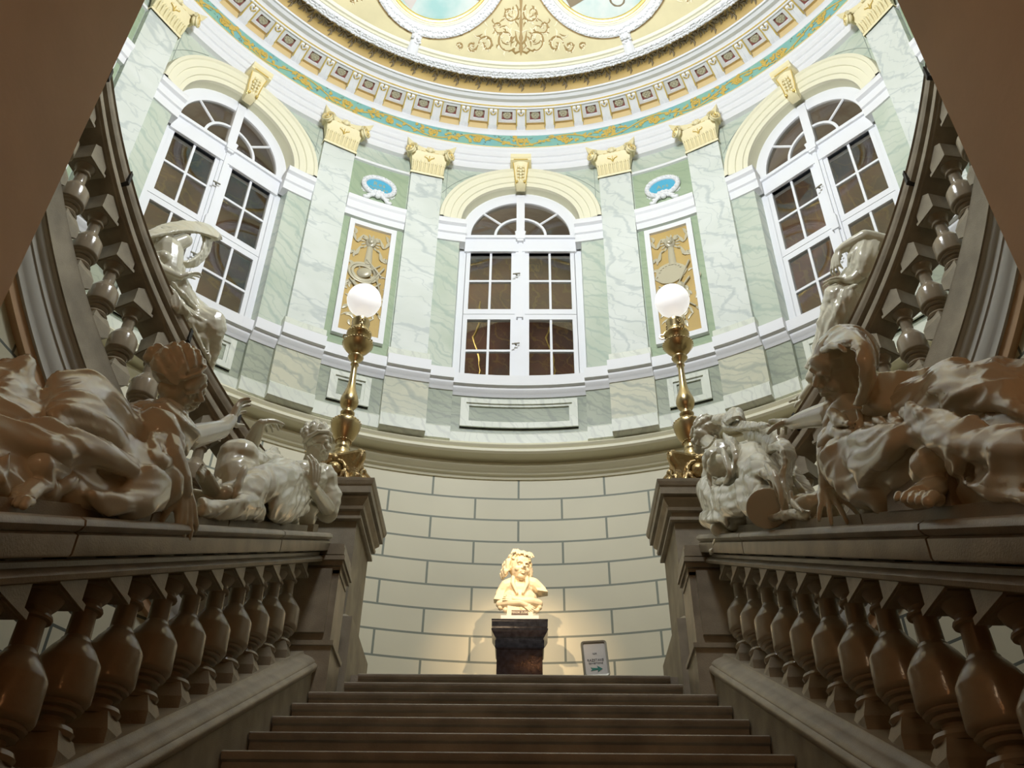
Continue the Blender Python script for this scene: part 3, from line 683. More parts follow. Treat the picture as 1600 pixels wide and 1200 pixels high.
def modillion(c):
    t = MB()
    def Q(u, v_, d=0): return Vector(P(c+math.degrees(u/3.9), 3.93-d, v_))
    for s in (-1, 1):
        x0, x1 = sorted((s*.008, s*.052))
        t.prism([(0, zB+.0), (.03, zB-.0), (.075, zB+.012), (.11, zB+.035), (.17, zCc-.012), (.22, zCc-.01), (.24, zCc+.01), (.235, zCc+.06), (0, zCc+.06)], lambda d, z, x: Q(x, z, d), x0, x1)
    t.prism([(0, zB+.0), (.07, zB+.018), (.17, zCc+.0), (.23, zCc+.02), (0, zCc+.06)], lambda d, z, x: Q(x, z, d), -.01, .01)
    o = t.build('modillion', 'white', None, smooth=30, loc=P(c, 3.93, zB)); o.parent = cn
    g = MB()
    for s in (-1, 1):
        g.tube([Q(s*.053, zB+.008, .05), Q(s*.056, zB+.025, .11), Q(s*.056, zCc-.014, .17), Q(s*.057, zCc-.004, .235)], .0085, 6)
        g.tube([Q(s*.006, zCc-.01, .16), Q(s*.02, zCc-.02, .18), Q(s*.036, zCc-.014, .20)], .007, 5)
        g.ell(Q(s*.055, zCc+.004, .235), .015, n=6, m=4)
    g.tube([Q(-.056, zCc+.005, .243), Q(.056, zCc+.005, .243)], .008, 5); g.ell(Q(0, zCc-.004, .215), .012, n=6, m=4)
    go = g.build('gilt_edge', 'gilt', None, loc=P(c, 3.93, zB)); go.parent = o; go.location = (0, 0, 0)
    return o
def coffer(c):
    def Q(a, r_, dz=0): return Vector(P(c+a, r_, zCc+.06-dz))
    m = MB(); zf = zCc
    for a0, a1, r0, r1 in ((-1.7, 1.7, 3.70, 3.728), (-1.7, 1.7, 3.852, 3.88), (-1.7, -.95, 3.728, 3.852), (.95, 1.7, 3.728, 3.852)):
        m.cbox(c+a0, c+a1, r0, r1, zf+.005, zf+.06, 3)
    o = m.build('coffer_frame', 'white', None, loc=P(c, 3.8, zf)); o.parent = cn
    m = MB(); m.cbox(c-1.0, c+1.0, 3.72, 3.86, zf+.03, zf+.05, 2); g = m.build('coffer_ground', 'red', None, loc=P(c, 3.8, zf)); g.parent = o; g.location = (0, 0, 0)
    m = MB(); cp = Vector(P(c, 3.79, zf+.028)); m.ell(cp, .054, .054, .012)
    for k in range(8): a_ = 2*PI*k/8; m.ell(cp+Vector((.034*cos(a_), .034*sin(a_), -.010)), .014, .014, .008, n=6, m=4)
    m.ell(cp+Vector((0, 0, -.014)), .014, .014, .01, n=6, m=4)
    g = m.build('coffer_rosette', 'silver', None, loc=P(c, 3.8, zf)); g.parent = o; g.location = (0, 0, 0)
    return o
def copies(o, a):       # turn a copy of o and its children about the rotunda axis
    c = o.copy(); sc.collection.objects.link(c); q = rad(-a); l = Vector(o.location)-Vector((0, D, 0))
    c.location = Vector((l.x*cos(q)-l.y*sin(q), l.x*sin(q)+l.y*cos(q)+D, l.z)); c.rotation_euler = (0, 0, q)
    for ch in list(o.children):
        d = ch.copy(); sc.collection.objects.link(d); d.parent = c
    return c
m0 = modillion(0); c0 = coffer(2.5)
for k in range(-13, 14):
    if k: copies(m0, 5*k)
for k in range(-13, 13):
    if k: copies(c0, 5*k)
# cove with palmettes
m = MB(); m.ring([(3.475, zO+.02), (3.45, zO+.045), (3.40, zO+.06), (3.34, zO+.06), (3.28, zO+.045), (3.20, zO+.02)], -AE, AE, 120, close=False)
cv = m.build('ceiling_cove', 'ochre'); struct(cv, 'ochre cove with a row of grey brown palmettes')
def palmette(c, big):
    m = MB(); zz = zO+.045
    def cz(r_):
        pr = [(3.20, .02), (3.28, .045), (3.34, .06), (3.40, .06), (3.45, .045), (3.475, .02)]
        for (ra, za), (rb_, zb_) in zip(pr, pr[1:]):
            if r_ <= rb_: return zO+za+(zb_-za)*(r_-ra)/(rb_-ra)
        return zO+.02
    def Q(u, v_, d=.006): r_ = min(3.46, 3.262+v_*1.25); return Vector(P(c+math.degrees(u/3.35), r_, cz(r_)-d))
    if big: fr = [(-.035, .02, 2.2), (.035, .02, .9), (-.02, .05, 2.0), (.02, .05, 1.1), (0, .07, 1.57), (-.04, .035, 2.7), (.04, .035, .4), (-.01, .03, 1.8), (.01, .1, 1.3)]
    else: fr = [(0, .0, 1.57), (-.01, .05, 2.2), (.01, .05, .9), (0, .06, 1.57), (-.015, .06, 2.75), (.015, .06, .4)]
    for u, v_, a_ in fr:
        ln = .066; u *= 1.15
        m.tube([Q(u, v_), Q(u+ln*.5*cos(a_), v_+ln*.5*sin(a_), .010), Q(u+ln*cos(a_+.4), v_+ln*sin(a_+.4))], [.006, .014, .004], 5)
    o = m.build('palmette', 'grey_leaf', None, smooth=60, loc=P(c, 3.3, zz)); o.parent = cv; return o
b0 = palmette(0, True); s0 = palmette(2.1, False)
for k in range(-15, 16):
    if k: copies(b0, 4.2*k)
for k in range(-15, 15):
    if k: copies(s0, 4.2*k)
# garland ring
m = MB()
m.ring([(3.245, zG1+.05), (3.24, zG1+.005), (3.22, zG1-.01), (3.19, zG1-.005), (3.16, zG1+.0), (3.145, zG2), (3.145, zG2+.04)], -AE, AE, 150, close=False)
gr = m.build('trim_6', 'white'); struct(gr, 'white leaf garland ring at the foot of the cupola')
rnd = random.Random(9); m = MB()
for k in range(560):
    a = -62+124*k/560+rnd.uniform(-.1, .1)
    for j in range(3):
        rr2 = 3.155+.03*j+rnd.uniform(-.008, .008); q = Vector(P(a, rr2, zG1-.008+rnd.uniform(-.006, .004))); m.ell(q, .020, .014, .010, rot=Matrix.Rotation(rnd.uniform(0, 3), 3, 'Z'), n=6, m=4)
g = m.build('garland_leaves', 'white', None, smooth=60); g.parent = gr; g['kind'] = 'stuff'
m = MB(); m.ring([(3.235, zG1+.005), (3.250, zG1+.002), (3.262, zG1+.02), (3.25, zG1+.04)], -AE, AE, 150, close=False); struct(m.build('trim_brown_fillet', 'brown_line'), 'dark brown fillet behind the garland ring')  # plain dark brown ring along the outer edge of the garland
m = MB(); m.ring([(3.15, zG2+.01), (3.13, zG2-.002), (3.11, zG2+.008), (3.085, zG2+.002), (3.07, zG2+.012), (3.06, zG3+.01)], -AE, AE, 120, close=False)
struct(m.build('trim_7', 'cream'), 'cream moulding inside the garland ring')
def zdome(r): return zG3+.008+.95*(1-(r/3.07)**2)
m = MB(); rows = []
for i in range(17):
    r_ = 3.075*(1-i/16)+.001; rows.append([P(-AE-30+(2*AE+60)*j/120, r_, zdome(r_)) for j in range(121)])
m.quadgrid(rows); dm = m.build('ceiling', 'gold_ground'); struct(dm, 'golden buff cupola painted with acanthus scrolls')
# round frescoes in garlanded frames
def QD(x, y, d=.004): r_ = sqrt(x*x+(y-D)**2); return Vector((x, y, zdome(r_)-d))
RC = 2.20
for c, lb in ((-22.5, 'round sky fresco with a pale slope and branch, in a leafy white ring'), (22.5, 'round sky fresco with a painted wreath and grey drape, in a leafy white ring')):
    cx, cy = RC*sin(rad(c)), D+RC*cos(rad(c))
    t = thing('ceiling_fresco', lb, 'fresco', QD(cx, cy), 'round frescoes of the cupola')
    def ringm(prof, name, mm, n=72):
        m = MB(); rows = [[QD(cx+rho*sin(2*PI*i/n), cy+rho*cos(2*PI*i/n), d) for rho, d in prof] for i in range(n)]
        m.quadgrid(rows, closed_u=True, closed_v=False); return part(m, name, mm, t)
    m = MB(); rows = [[QD(cx+rho*sin(2*PI*i/60), cy+rho*cos(2*PI*i/60), .01) for i in range(61)] for rho in (.001, .15, .3, .45, .62)]; m.quadgrid(rows); part(m, 'painted_sky', 'sky_fresco', t)
    ringm([(.600, .01), (.605, .03), (.62, .035), (.632, .02)], 'gilt_rim', 'gilt')
    ringm([(.632, .0), (.632, .028), (.645, .03), (.65, .018), (.665, .02), (.67, .0)], 'cream_moulding', 'cream')
    go = ringm([(.668, .0), (.672, .035), (.70, .05), (.74, .05), (.765, .035), (.77, .0)], 'garland', 'white')
    ringm([(.768, .0), (.772, .012), (.788, .012), (.79, 0)], 'brown_fillet', 'brown_line')
    m = MB()
    for k in range(150):
        q = 2*PI*k/150
        for j in range(2):
            rho = .695+.045*j+rnd.uniform(-.01, .01); m.ell(QD(cx+rho*sin(q), cy+rho*cos(q), .052), .020, .014, .012, rot=Matrix.Rotation(rnd.uniform(0, 3), 3, 'Z'), n=6, m=4)
    o = part(m, 'garland_leaves', 'white', t, smooth=60); o['kind'] = 'stuff'
    # tie to the outer garland ring
    m = MB(); u = Vector((sin(rad(c)), cos(rad(c)), 0)); n_ = Vector((cos(rad(c)), -sin(rad(c)), 0)); mid = Vector((0, D, 0))
    c2 = c*.955
    m.tube([QD(*(mid+u*2.93).xy, .02), QD(*(mid+u*3.03).xy, .02), Vector(P(c, 3.16, zG1+.005))], [.062, .055, .06], 8, flat=.5, normal=(0, 0, 1))
    for k in range(22): m.ell(Vector(P(c+rnd.uniform(-.9, .9), rnd.uniform(2.95, 3.16), zdome(3.03)-.045)), .02, .015, .012, n=6, m=4)
    part(m, 'garland_tie', 'white', t, smooth=60)
    m = MB()
    if c > 0:
        w0 = (cx-.02+.21, cy+.42)
        for k in range(34): q = 2*PI*k/34; m.ell(QD(cx+.20+.075*sin(q), cy+.41+.06*cos(q), .014), .014, .010, .004, rot=Matrix.Rotation(q*3, 3, 'Z'), n=6, m=4)
        part(m, 'painted_wreath', 'grey_leaf', t); m = MB()
        m.prism([(-.42, .35), (-.30, .52), (-.12, .42), (-.02, .2), (-.2, .0), (-.45, .1)], lambda a, b, d: QD(cx+a, cy+b, d), .011, .016); part(m, 'painted_drape', 'grey_leaf', t)
    else:
        m.prism([(-.5, .3), (-.35, .48), (-.05, .1), (-.3, -.1), (-.55, .0)], lambda a, b, d: QD(cx+a, cy+b, d), .011, .016); part(m, 'painted_hill', 'beige', t)
        m = MB(); m.prism([(.14, .38), (.22, .30), (.45, .42), (.40, .46)], lambda a, b, d: QD(cx+a, cy+b, d), .011, .016); part(m, 'painted_branch', 'brown_line', t)
# acanthus scrolls painted on the cupola
sc1, sc2 = MB(), MB(); rnd = random.Random(3)
def scroll(mb_, a, r_, size, turn, start, w_=.010, tail=1.4):
    pts, rd = [], []
    for k in range(26):
        q = k/25; an = start+turn*q*tail*2*PI; rr2 = size*(1-q*.82)
        x, y, _ = P(a, r_, 0); u = Vector((cos(rad(a)), -sin(rad(a)))); n_ = Vector((-sin(rad(a)), -cos(rad(a))))
        p_ = Vector((x, y))+u*(rr2*cos(an))+n_*(rr2*sin(an)); pts.append(QD(p_.x, p_.y, .006)); rd.append(w_*(.35+.9*sin(PI*min(1, q+.12))))
    mb_.tube(pts, rd, 6, flat=.3, normal=(0, 0, 1))
    for k in range(2, 22, 3):
        an = rnd.uniform(0, 2*PI); p0 = pts[k]; e = p0+Vector((cos(an), sin(an), 0))*size*.38; mid = (p0+e)/2+Vector((-sin(an), cos(an), 0))*size*.1
        mb_.tube([p0, QD(mid.x, mid.y, .007), QD(e.x, e.y, .006)], [.006, .012, .002], 5, flat=.3, normal=(0, 0, 1))
for c in (0, -45, 45):
    for s in (-1, 1):
        for (da, r_, size, st, tl) in ((3.2, 2.86, .125, PI, 1.3), (7.6, 2.92, .085, 0, 1.2), (10.6, 2.955, .055, PI, 1.2), (13.2, 2.975, .035, 0, 1.2), (2.6, 2.62, .10, 2.2, 1.2), (2.0, 2.42, .08, .5, 1.2), (5.2, 2.75, .06, 4, 1.1)):
            if da > 8 and c: continue
            scroll(sc1, c+s*da, r_, size, s, st if s > 0 else PI-st, .011, tl)
            scroll(sc2, c+s*da+.15*s, r_+.012, size*.93, s, st if s > 0 else PI-st, .006, tl)
        sc1.tube([QD(*P(c+s*.1, 2.96, 0)[:2], .006), QD(*P(c+s*1.2, 2.98, 0)[:2], .008), QD(*P(c+s*2.2, 2.95, 0)[:2], .006)], [.01, .018, .003], 6, flat=.3, normal=(0, 0, 1))
        sc1.tube([QD(*P(c+s*.2, 2.9, 0)[:2], .006), QD(*P(c+s*1.0, 2.86, 0)[:2], .008), QD(*P(c+s*1.3, 2.78, 0)[:2], .006)], [.012, .016, .003], 6, flat=.3, normal=(0, 0, 1))
    for k in range(34):
        da = rnd.uniform(1.2, 9.5); r_ = rnd.uniform(2.62, 2.98)
        if abs(r_-2.86) < .1 and da < 5.5 and k % 3: continue
        if (RC*sin(rad(22.5))-r_*sin(rad(da)))**2+(RC*cos(rad(22.5))-r_*cos(rad(da)))**2 < .84**2: continue
        an = rnd.uniform(0, 2*PI); ln = rnd.uniform(.05, .11)
        for s in (-1, 1):
            x, y, _ = P(c+s*da, r_, 0); q_ = lambda t_, b_: QD(x+s*(ln*t_*cos(an)-b_*sin(an)), y+ln*t_*sin(an)+b_*cos(an), .006)
            (sc1 if k % 2 else sc2).tube([q_(0, 0), q_(.3, .012), q_(.7, .016), q_(1, 0)], [.003, .008, .009, .002], 5, flat=.3, normal=(0, 0, 1))
    sc1.tube([QD(*P(c, q, 0)[:2], .007) for q in (3.0, 2.94, 2.88, 2.84, 2.80, 2.7, 2.62, 2.5, 2.3)], [.004, .03, .012, .028, .014, .022, .008, .02, .004], 6, flat=.3, normal=(0, 0, 1))
o = sc1.build('acanthus_scroll', 'brown_line', None, smooth=60); o.parent = dm
o = sc2.build('scroll_highlight', 'pale_line', None, smooth=60); o.parent = dm
# ------------------------------------------------------------------ stairs, landing, hall
SL = .556645; H0, D0, TR, RI = 2.06437, 5.149054, .295122, .164278
def nose(y): return H0-(D0-y)*SL
t = thing('staircase', 'wide straight flight of worn brown grey stone steps up to the landing', 'stairs', (0, 1.5, -1.55))
for k in range(0, 22):
    y = D0-k*TR; z = H0-k*RI; hw = .985 if k > 1 else (.985, .985)[k]
    if k == 0: hw = .86
    if k == 1: hw = .875
    m = MB(); pr = [(y+.02, z-RI-.02), (y+.02, z-.035), (y+.003, z-.03), (y-.004, z-.02), (y-.004, z-.006), (y+.004, z), (y+TR+.03, z), (y+TR+.03, z-RI-.02)]
    m.prism(pr, lambda a, b, d: (d, a, b), -hw, hw)
    o = part(m, 'step', 'step', t)
m = MB()
poly = [(-.9+0, 5.17)]+[(R*sin(rad(a)), D+R*cos(rad(a))) for a in range(-60, 61, 4) if D+R*cos(rad(a)) > 5.17]+[(.9, 5.17)]
poly = [(R*sin(rad(a)), D+R*cos(rad(a))) for a in range(-60, 61, 4)]
m.prism(poly+[(.88, 5.17), (-.88, 5.17)], lambda a, b, d: (a, b, d), H0-.15, H0-.001)
struct(m.build('floor_landing', 'step'), 'stone landing at the head of the stairs')
m = MB(); m.box(-4, 4, -4, 3.2, -1.75, -1.553); struct(m.build('floor', 'step'), 'stone floor of the lower hall')
# cheek walls below the balustrades
for s, nm in ((-1, 'left'), (1, 'right')):
    m = MB(); x0, x1 = (-1.36, -.99) if s < 0 else (.99, 1.36)
    m.prism([(-.2, -1.6), (4.95, -1.6), (4.95, nose(4.95)+.10), (-.2, nose(-.2)+.10)], lambda a, b, d: (d, a, b), x0, x1)
    struct(m.build('wall_cheek_'+nm, 'stone_rough'), 'sandstone cheek wall under the balustrade')
    # inner curved walls carrying the upper flights
    m = MB(); a0, a1 = sorted((s*33, s*112)); rows = []
    for i in range(61):
        a = a0+(a1-a0)*i/60; zt = 2.04+.0318*abs(a)-1.40
        rows.append([P(a, 2.5, -1.6), P(a, 2.5, zt), P(a, 2.62, zt), P(a, 2.62, -1.6)])
    m.quadgrid(rows, closed_v=True); struct(m.build('wall_inner_'+nm, 'block_in'), 'curved inner wall below the upper flight')
    # brown wall the lower stairs pass
    m = MB(); x0, x1 = (-3.4, -1.62) if s < 0 else (1.62, 3.4)
    yj = 2.235 if s < 0 else 2.165
    x0, x1 = (-3.4, -1.62) if s < 0 else (1.62, 3.4)
    m.box(x0, x1, -4, yj, -1.6, 5.6); struct(m.build('wall_'+nm, 'jamb'), 'plain brown painted wall beside the lower flight')
    # helical flight behind the upper stringer
    m = MB(); n = 26
    for i in range(n):
        a = 35+i*2.55; z = 2.04+.0318*(a+2.55)-.95
        q0, q1 = sorted((s*a, s*(a+2.55))); m.cbox(q0, q1, 2.52, 4.24, z-.30, z, 2)
    t2 = m.build('trim_upper_flight', 'step'); struct(t2, 'curved upper flight of stone steps')
m = MB(); m.box(-2.9, 2.9, -.6, 2.86, 5.15, 5.4); struct(m.build('gallery_shade_slab', 'ceil'), 'unseen gallery slab added to shade the foot of the stairs')  # out of view, put in to keep the cupola light off the near statues
m = MB(); m.box(-3.4, 3.4, -4, 2.1, 4.4, 4.6); struct(m.build('ceiling_hall', 'ceil'), 'ceiling of the lower hall')
m = MB(); m.box(-3.4, 3.4, -4.2, -4, -1.6, 4.6); struct(m.build('wall_back', 'jamb'), 'rear wall of the lower hall')

# ------------------------------------------------------------------ balusters
def baluster_meshes():
    b = MB(); b.lathe([(.040, -.205), (.058, -.200), (.064, -.188), (.058, -.176), (.036, -.170), (.032, -.160), (.034, -.152), (.052, -.147), (.056, -.140), (.052, -.134), (.066, -.130), (.070, -.124), (.066, -.118),
                       (.074, -.114), (.080, -.106), (.081, -.100), (.081, -.012), (.079, -.004), (.060, .028), (.044, .048), (.041, .052), (.040, .056), (.034, .064), (.032, .13), (.034, .135), (.044, .138), (.046, .144), (.044, .150), (.036, .153),
                       (.038, .165), (.050, .180), (.056, .190), (.058, .196), (.05, .205)], n=32)
    return b
bal0 = None
def baluster_part(parent, loc, kind, rot=0, src={}):
    """kind lower or upper: blocks follow the slope of the rail"""
    if kind not in src:
        b = baluster_meshes().build('baluster', 'baluster', None, smooth=28)
        sl = SL if kind.startswith('lower') else (.70 if kind == 'upper_l' else -.70)
        for nm, z0, z1, up_ in (('baluster_cap', .196, .345, True), ('baluster_foot', -.34, -.195, False)):
            m = MB(); w_ = .070
            if up_:
                c = [(-w_, -w_, z0), (w_, -w_, z0), (w_, w_, z0), (-w_, w_, z0)]
                if kind.startswith('lower'): tz = lambda x, y: z1+y*sl
                else: tz = lambda x, y: z1+.02+x*sl
                m.hexa(c+[(x, y, tz(x, y)) for x, y, _ in c])
                e = .079; c = [(-e, -e, z0+.004), (e, -e, z0+.004), (e, e, z0+.004), (-e, e, z0+.004)]; m.hexa(c+[(x, y, z0+.022) for x, y, _ in c])
            else:
                c = [(-w_, -w_, 0), (w_, -w_, 0), (w_, w_, 0), (-w_, w_, 0)]
                if kind.startswith('lower'): bz = lambda x, y: z0+y*sl
                else: bz = lambda x, y: z0-.02+x*sl
                zs_ = z1-.055
                m.hexa([(x, y, bz(x, y)) for x, y, _ in c]+[(x, y, zs_) for x, y, _ in c])
                m.hexa([(x, y, zs_) for x, y, _ in c]+[(x*.70, y*.70, z1) for x, y, _ in c])
            o = m.build(nm, 'stone', None, smooth=0); o.parent = b
        src[kind] = b; o = b
    else:
        s_ = src[kind]; o = s_.copy(); sc.collection.objects.link(o)
        for ch in list(s_.children): d = ch.copy(); sc.collection.objects.link(d); d.parent = o
    o.parent = parent; o.location = Vector(loc)-Vector(parent.location); o.rotation_euler = (0, 0, rot)
    return o

for s in (-1, 1):
    side = 'grey' if s < 0 else 'brown'
    t = thing('balustrade', ('straight stone balustrade under the reclining statue with bare combed hair' if s < 0 else 'straight stone balustrade under the reclining statue with the veiled head'), 'balustrade', (s*1.15, 2.6, nose(2.6)), 'straight balustrades of the lower flight')
    def sweep(prof, name, y0, y1, mt='stone', n=1):
        m = MB(); rows = []
        for i in range(n+1):
            y = y0+(y1-y0)*i/n; rows.append([(s*x, y, nose(y)+z) for x, z in prof])
        b = m.quadgrid(rows, closed_v=True); k = len(prof); m.f.append(tuple(b+j for j in range(k))); m.f.append(tuple(b+n*k+j for j in range(k))[::-1])
        return part(m, name, mt, t, smooth=50)
    # plinth moulding on the cheek wall
    sweep([(.985, .09), (.975, .10), (.97, .115), (.972, .13), (.985, .14), (.985, .15), (1.0, .165), (1.02, .175), (1.045, .185), (1.05, .20), (1.38, .20), (1.38, .09)], 'plinth_rail', -.2, 4.62)
    sweep([(1.04, .70), (1.025, .705), (1.02, .72), (1.03, .735), (1.045, .74), (1.045, .755), (1.03, .76), (1.26, .76), (1.29, .74), (1.29, .70)], 'lower_rail', .3, 4.62)
    # top slab in three lengths with open joints
    for y0, y1 in ((.3, 1.995), (2.005, 3.695), (3.705, 4.62)):
        sweep([(1.03, .765), (1.005, .768), (1.002, .775), (1.002, .825), (1.012, .832), (1.0, .838), (.992, .85), (.995, .865), (1.01, .875), (1.30, .875), (1.31, .765)], 'top_slab', y0, y1)
    for y0, y1 in ((.3, 2.50), (2.51, 3.17), (3.18, 4.34)):
        sweep([(1.065, .874), (1.065, .915), (1.33, .915), (1.33, .874)], 'ledge_block', y0, y1, 'stone_rough')
    if s < 0: sweep([(1.055, .874), (1.055, .925), (1.2, .925), (1.2, .874)], 'ledge_block', 4.42, 4.52, 'stone_rough')
    for k in range(17):
        y = 4.40-.2476*k
        if y < .5: break
        baluster_part(t, (s*1.135, y, nose(y)+.452), 'lower')
    # newel at the head
    n_ = MB(); n_.box(*sorted((s*.93, s*1.30)), 4.62, 4.86, 1.5, 2.42); n_.box(*sorted((s*.965, s*1.30)), 4.60, 4.70, 2.06, 2.42)
    part(n_, 'newel_post', 'stone', t)
    m = MB()
    for e, z0, z1 in ((.0, 2.40, 2.44), (.02, 2.44, 2.465), (.035, 2.465, 2.49), (.0, 2.49, 2.505), (.02, 2.505, 2.545), (.01, 2.545, 2.575)):
        m.box(*sorted((s*(.925-e*.6), s*1.32)), 4.62-e, 4.84+e*.5, z0, z1)
    part(m, 'newel_cap', 'stone', t)
    m = MB(); m.box(*sorted((s*.915, s*1.30)), 4.595, 4.87, 1.5, 1.985); m.box(*sorted((s*.905, s*1.30)), 4.585, 4.87, 1.985, 2.01); part(m, 'newel_base', 'stone', t)

    # tall pillar
    t = thing('pillar', ('stone pillar carrying the brass lamp beside the seated statue that looks down' if s < 0 else 'stone pillar carrying the brass lamp beside the seated statue with a knotted headscarf'), 'pillar', (s*1.21, 5.33, H0), 'lamp pillars at the head of the stairs')
    m = MB(); m.box(*sorted((s*.965, s*1.46)), 5.09, 5.60, 2.0, 3.06); part(m, 'pillar_shaft', 'stone_rough', t)
    m = MB(); m.hexa([(s*.905, 5.0, 1.7), (s*1.50, 5.0, 1.7), (s*1.50, 5.68, 1.7), (s*.905, 5.68, 1.7), (s*.905, 5.0, 2.335), (s*1.50, 5.0, 2.335), (s*1.50, 5.68, 2.335), (s*.905, 5.68, 2.335)])
    m.hexa([(s*.915, 5.01, 2.335), (s*1.49, 5.01, 2.335), (s*1.49, 5.67, 2.335), (s*.915, 5.67, 2.335), (s*.955, 5.06, 2.375), (s*1.47, 5.06, 2.375), (s*1.47, 5.62, 2.375), (s*.955, 5.62, 2.375)])
    part(m, 'pillar_base', 'stone_rough', t)
    m = MB(); c = (s*1.2125, 5.335, 0)
    m.square([(.262, 2.995), (.275, 3.0), (.275, 3.02), (.262, 3.025), (.262, 3.055), (.285, 3.06), (.29, 3.08), (.275, 3.085), (.285, 3.10), (.305, 3.125), (.308, 3.14), (.292, 3.142), (.292, 3.15), (.325, 3.155), (.325, 3.205), (.332, 3.212), (.34, 3.235), (.342, 3.25), (.30, 3.262)], c)
    part(m, 'pillar_cap', 'stone', t, smooth=0)
    m = MB(); m.box(c[0]-.235, c[0]+.235, 5.335-.25, 5.335+.25, 3.26, 3.315); part(m, 'lamp_plinth', 'stone', t)

    # brass lamp
    lx, ly = s*1.175, 5.33; lz = 3.315
    t = thing('lamp', ('brass lamp with opal globe on the pillar beside the seated statue that looks down' if s < 0 else 'brass lamp with opal globe on the pillar beside the seated statue with a knotted headscarf'), 'lamp', (lx, ly, lz), 'brass globe lamps')
    m = MB(); c = (lx, ly, lz)
    rows = []
    for z, r_, e in ((0, .168, .0), (.02, .168, .0), (.045, .150, .01), (.10, .138, .02), (.17, .138, .03), (.205, .150, .04), (.225, .162, .05), (.24, .160, .05), (.262, .115, .0), (.28, .085, -.02)):
        row = []
        for j in range(32):
            a = 2*PI*j/32+PI/4; q = abs(cos(2*(a)))  # pushed out at the corners
            kk = r_*(1/max(abs(cos(a)), abs(sin(a)))); rr_ = min(kk, r_*1.5); f_ = abs(sin(2*a))**4*e
            row.append((c[0]+(rr_+f_)*cos(a), c[1]+(rr_+f_)*sin(a), c[2]+z))
        rows.append(row)
    b = m.quadgrid(rows, closed_v=True); m.f.append(tuple(b+j for j in range(32))[::-1]); m.f.append(tuple(b+9*32+j for j in range(32)))
    part(m, 'lamp_base', 'brass_dark', t, smooth=35)
    for j in range(4):          # corner scrolls
        a = PI/4+j*PI/2; u = Vector((cos(a), sin(a), 0)); m = MB(); w0 = Vector(c)
        pts = [w0+u*r_+Vector((0, 0, z)) for r_, z in ((.155, .25), (.225, .245), (.25, .225), (.235, .19), (.19, .17), (.165, .13), (.17, .09), (.20, .075), (.225, .05), (.215, .02), (.18, .02))]
        m.tube(pts, [.02, .028, .024, .026, .032, .034, .034, .036, .034, .026, .016], 8, flat=1.0)
        m.ell(w0+u*.20+Vector((0, 0, .045)), .042); part(m, 'corner_scroll', 'brass_dark', t, smooth=60)
    for j in range(4):          # shields
        a = j*PI/2-PI/2; u = Vector((cos(a), sin(a), 0)); v_ = Vector((-sin(a), cos(a), 0)); m = MB(); w0 = Vector(c)+u*.142+Vector((0, 0, .115))
        m.ell(w0+u*.01, .055, .055, .055); m.tube([w0+u*.015+v_*(.075*cos(q))+Vector((0, 0, .075*sin(q))) for q in [2*PI*i/20 for i in range(21)]], [.012+.005*(i % 2) for i in range(21)], 6)
        for sg in (-1, 1):
            m.tube([w0+v_*sg*(.05+.06*q)+Vector((0, 0, -.06+.05*sin(q*5)))+u*.015 for q in [i/6 for i in range(7)]], [.016, .02, .018, .014, .018, .014, .006], 6)
            m.tube([w0+v_*sg*(.085+.02*cos(q))+Vector((0, 0, .05+.025*sin(q))) for q in [2*PI*i/10 for i in range(9)]], .010, 6)
        m.ell(w0+u*.02+Vector((0, 0, .085)), .022); part(m, 'shield', 'brass_dark', t, smooth=60)
    m = MB()
    m.lathe([(.085, .275), (.088, .30), (.070, .315), (.058, .33), (.062, .345), (.050, .36), (.046, .375), (.052, .385), (.046, .40), (.042, .42), (.046, .43), (.050, .438), (.056, .45),
             (.074, .48), (.090, .52), (.100, .56), (.104, .585), (.098, .60), (.085, .615), (.060, .63), (.042, .645), (.035, .66), (.048, .672), (.050, .685), (.036, .70), (.034, .715), (.046, .73), (.060, .755), (.066, .785), (.060, .82), (.046, .86), (.034, .90), (.027, .95),
             (.024, 1.0), (.022, 1.06), (.022, 1.11), (.030, 1.12), (.026, 1.13), (.03, 1.15), (.05, 1.175), (.058, 1.19), (.052, 1.20), (.032, 1.21), (.03, 1.225)], (lx, ly, lz), 32)
    part(m, 'lamp_stem', 'brass', t, smooth=60)
    m = MB(); m.lathe([(.03, 1.22), (.045, 1.235), (.07, 1.25), (.09, 1.275), (.106, 1.30), (.110, 1.312), (.104, 1.318), (.085, 1.31), (.06, 1.315), (.045, 1.33)], (lx, ly, lz), 36); part(m, 'drip_pan', 'brass', t, smooth=60)
    for z, r_, n2 in ((.592, .100, 26), (.44, .052, 18), (1.314, .108, 30), (1.41, .087, 26)):
        mm_ = MB()
        for j in range(n2): a = 2*PI*j/n2; mm_.ell((lx+r_*cos(a), ly+r_*sin(a), lz+z), .0075, n=6, m=4)
        part(mm_, 'bead_ring', 'brass', t, smooth=60)
    m = MB(); m.lathe([(.045, 1.325), (.06, 1.345), (.062, 1.375), (.075, 1.39), (.090, 1.405), (.092, 1.42), (.078, 1.44), (.062, 1.45), (.058, 1.47), (.064, 1.48), (.062, 1.51), (.068, 1.52), (.066, 1.545), (.055, 1.55)], (lx, ly, lz), 36); part(m, 'burner', 'brass', t, smooth=60)
    for j in range(3):
        a = -PI/2+2*PI*j/3+.3; m = MB(); u = Vector((cos(a), sin(a), 0)); w0 = Vector((lx, ly, lz))
        m.tube([w0+u*r_+Vector((0, 0, z)) for r_, z in ((.085, 1.40), (.11, 1.395), (.125, 1.41), (.12, 1.435), (.10, 1.43), (.075, 1.46))], .007, 6)
        for q in range(5): an = 2*PI*q/5; m.ell(w0+u*.066+Vector((0, 0, 1.50))+Vector((-u.y*.012*cos(an), u.x*.012*cos(an), .012*sin(an))), .007, n=6, m=4)
        part(m, 'lamp_handle', 'brass', t, smooth=60)
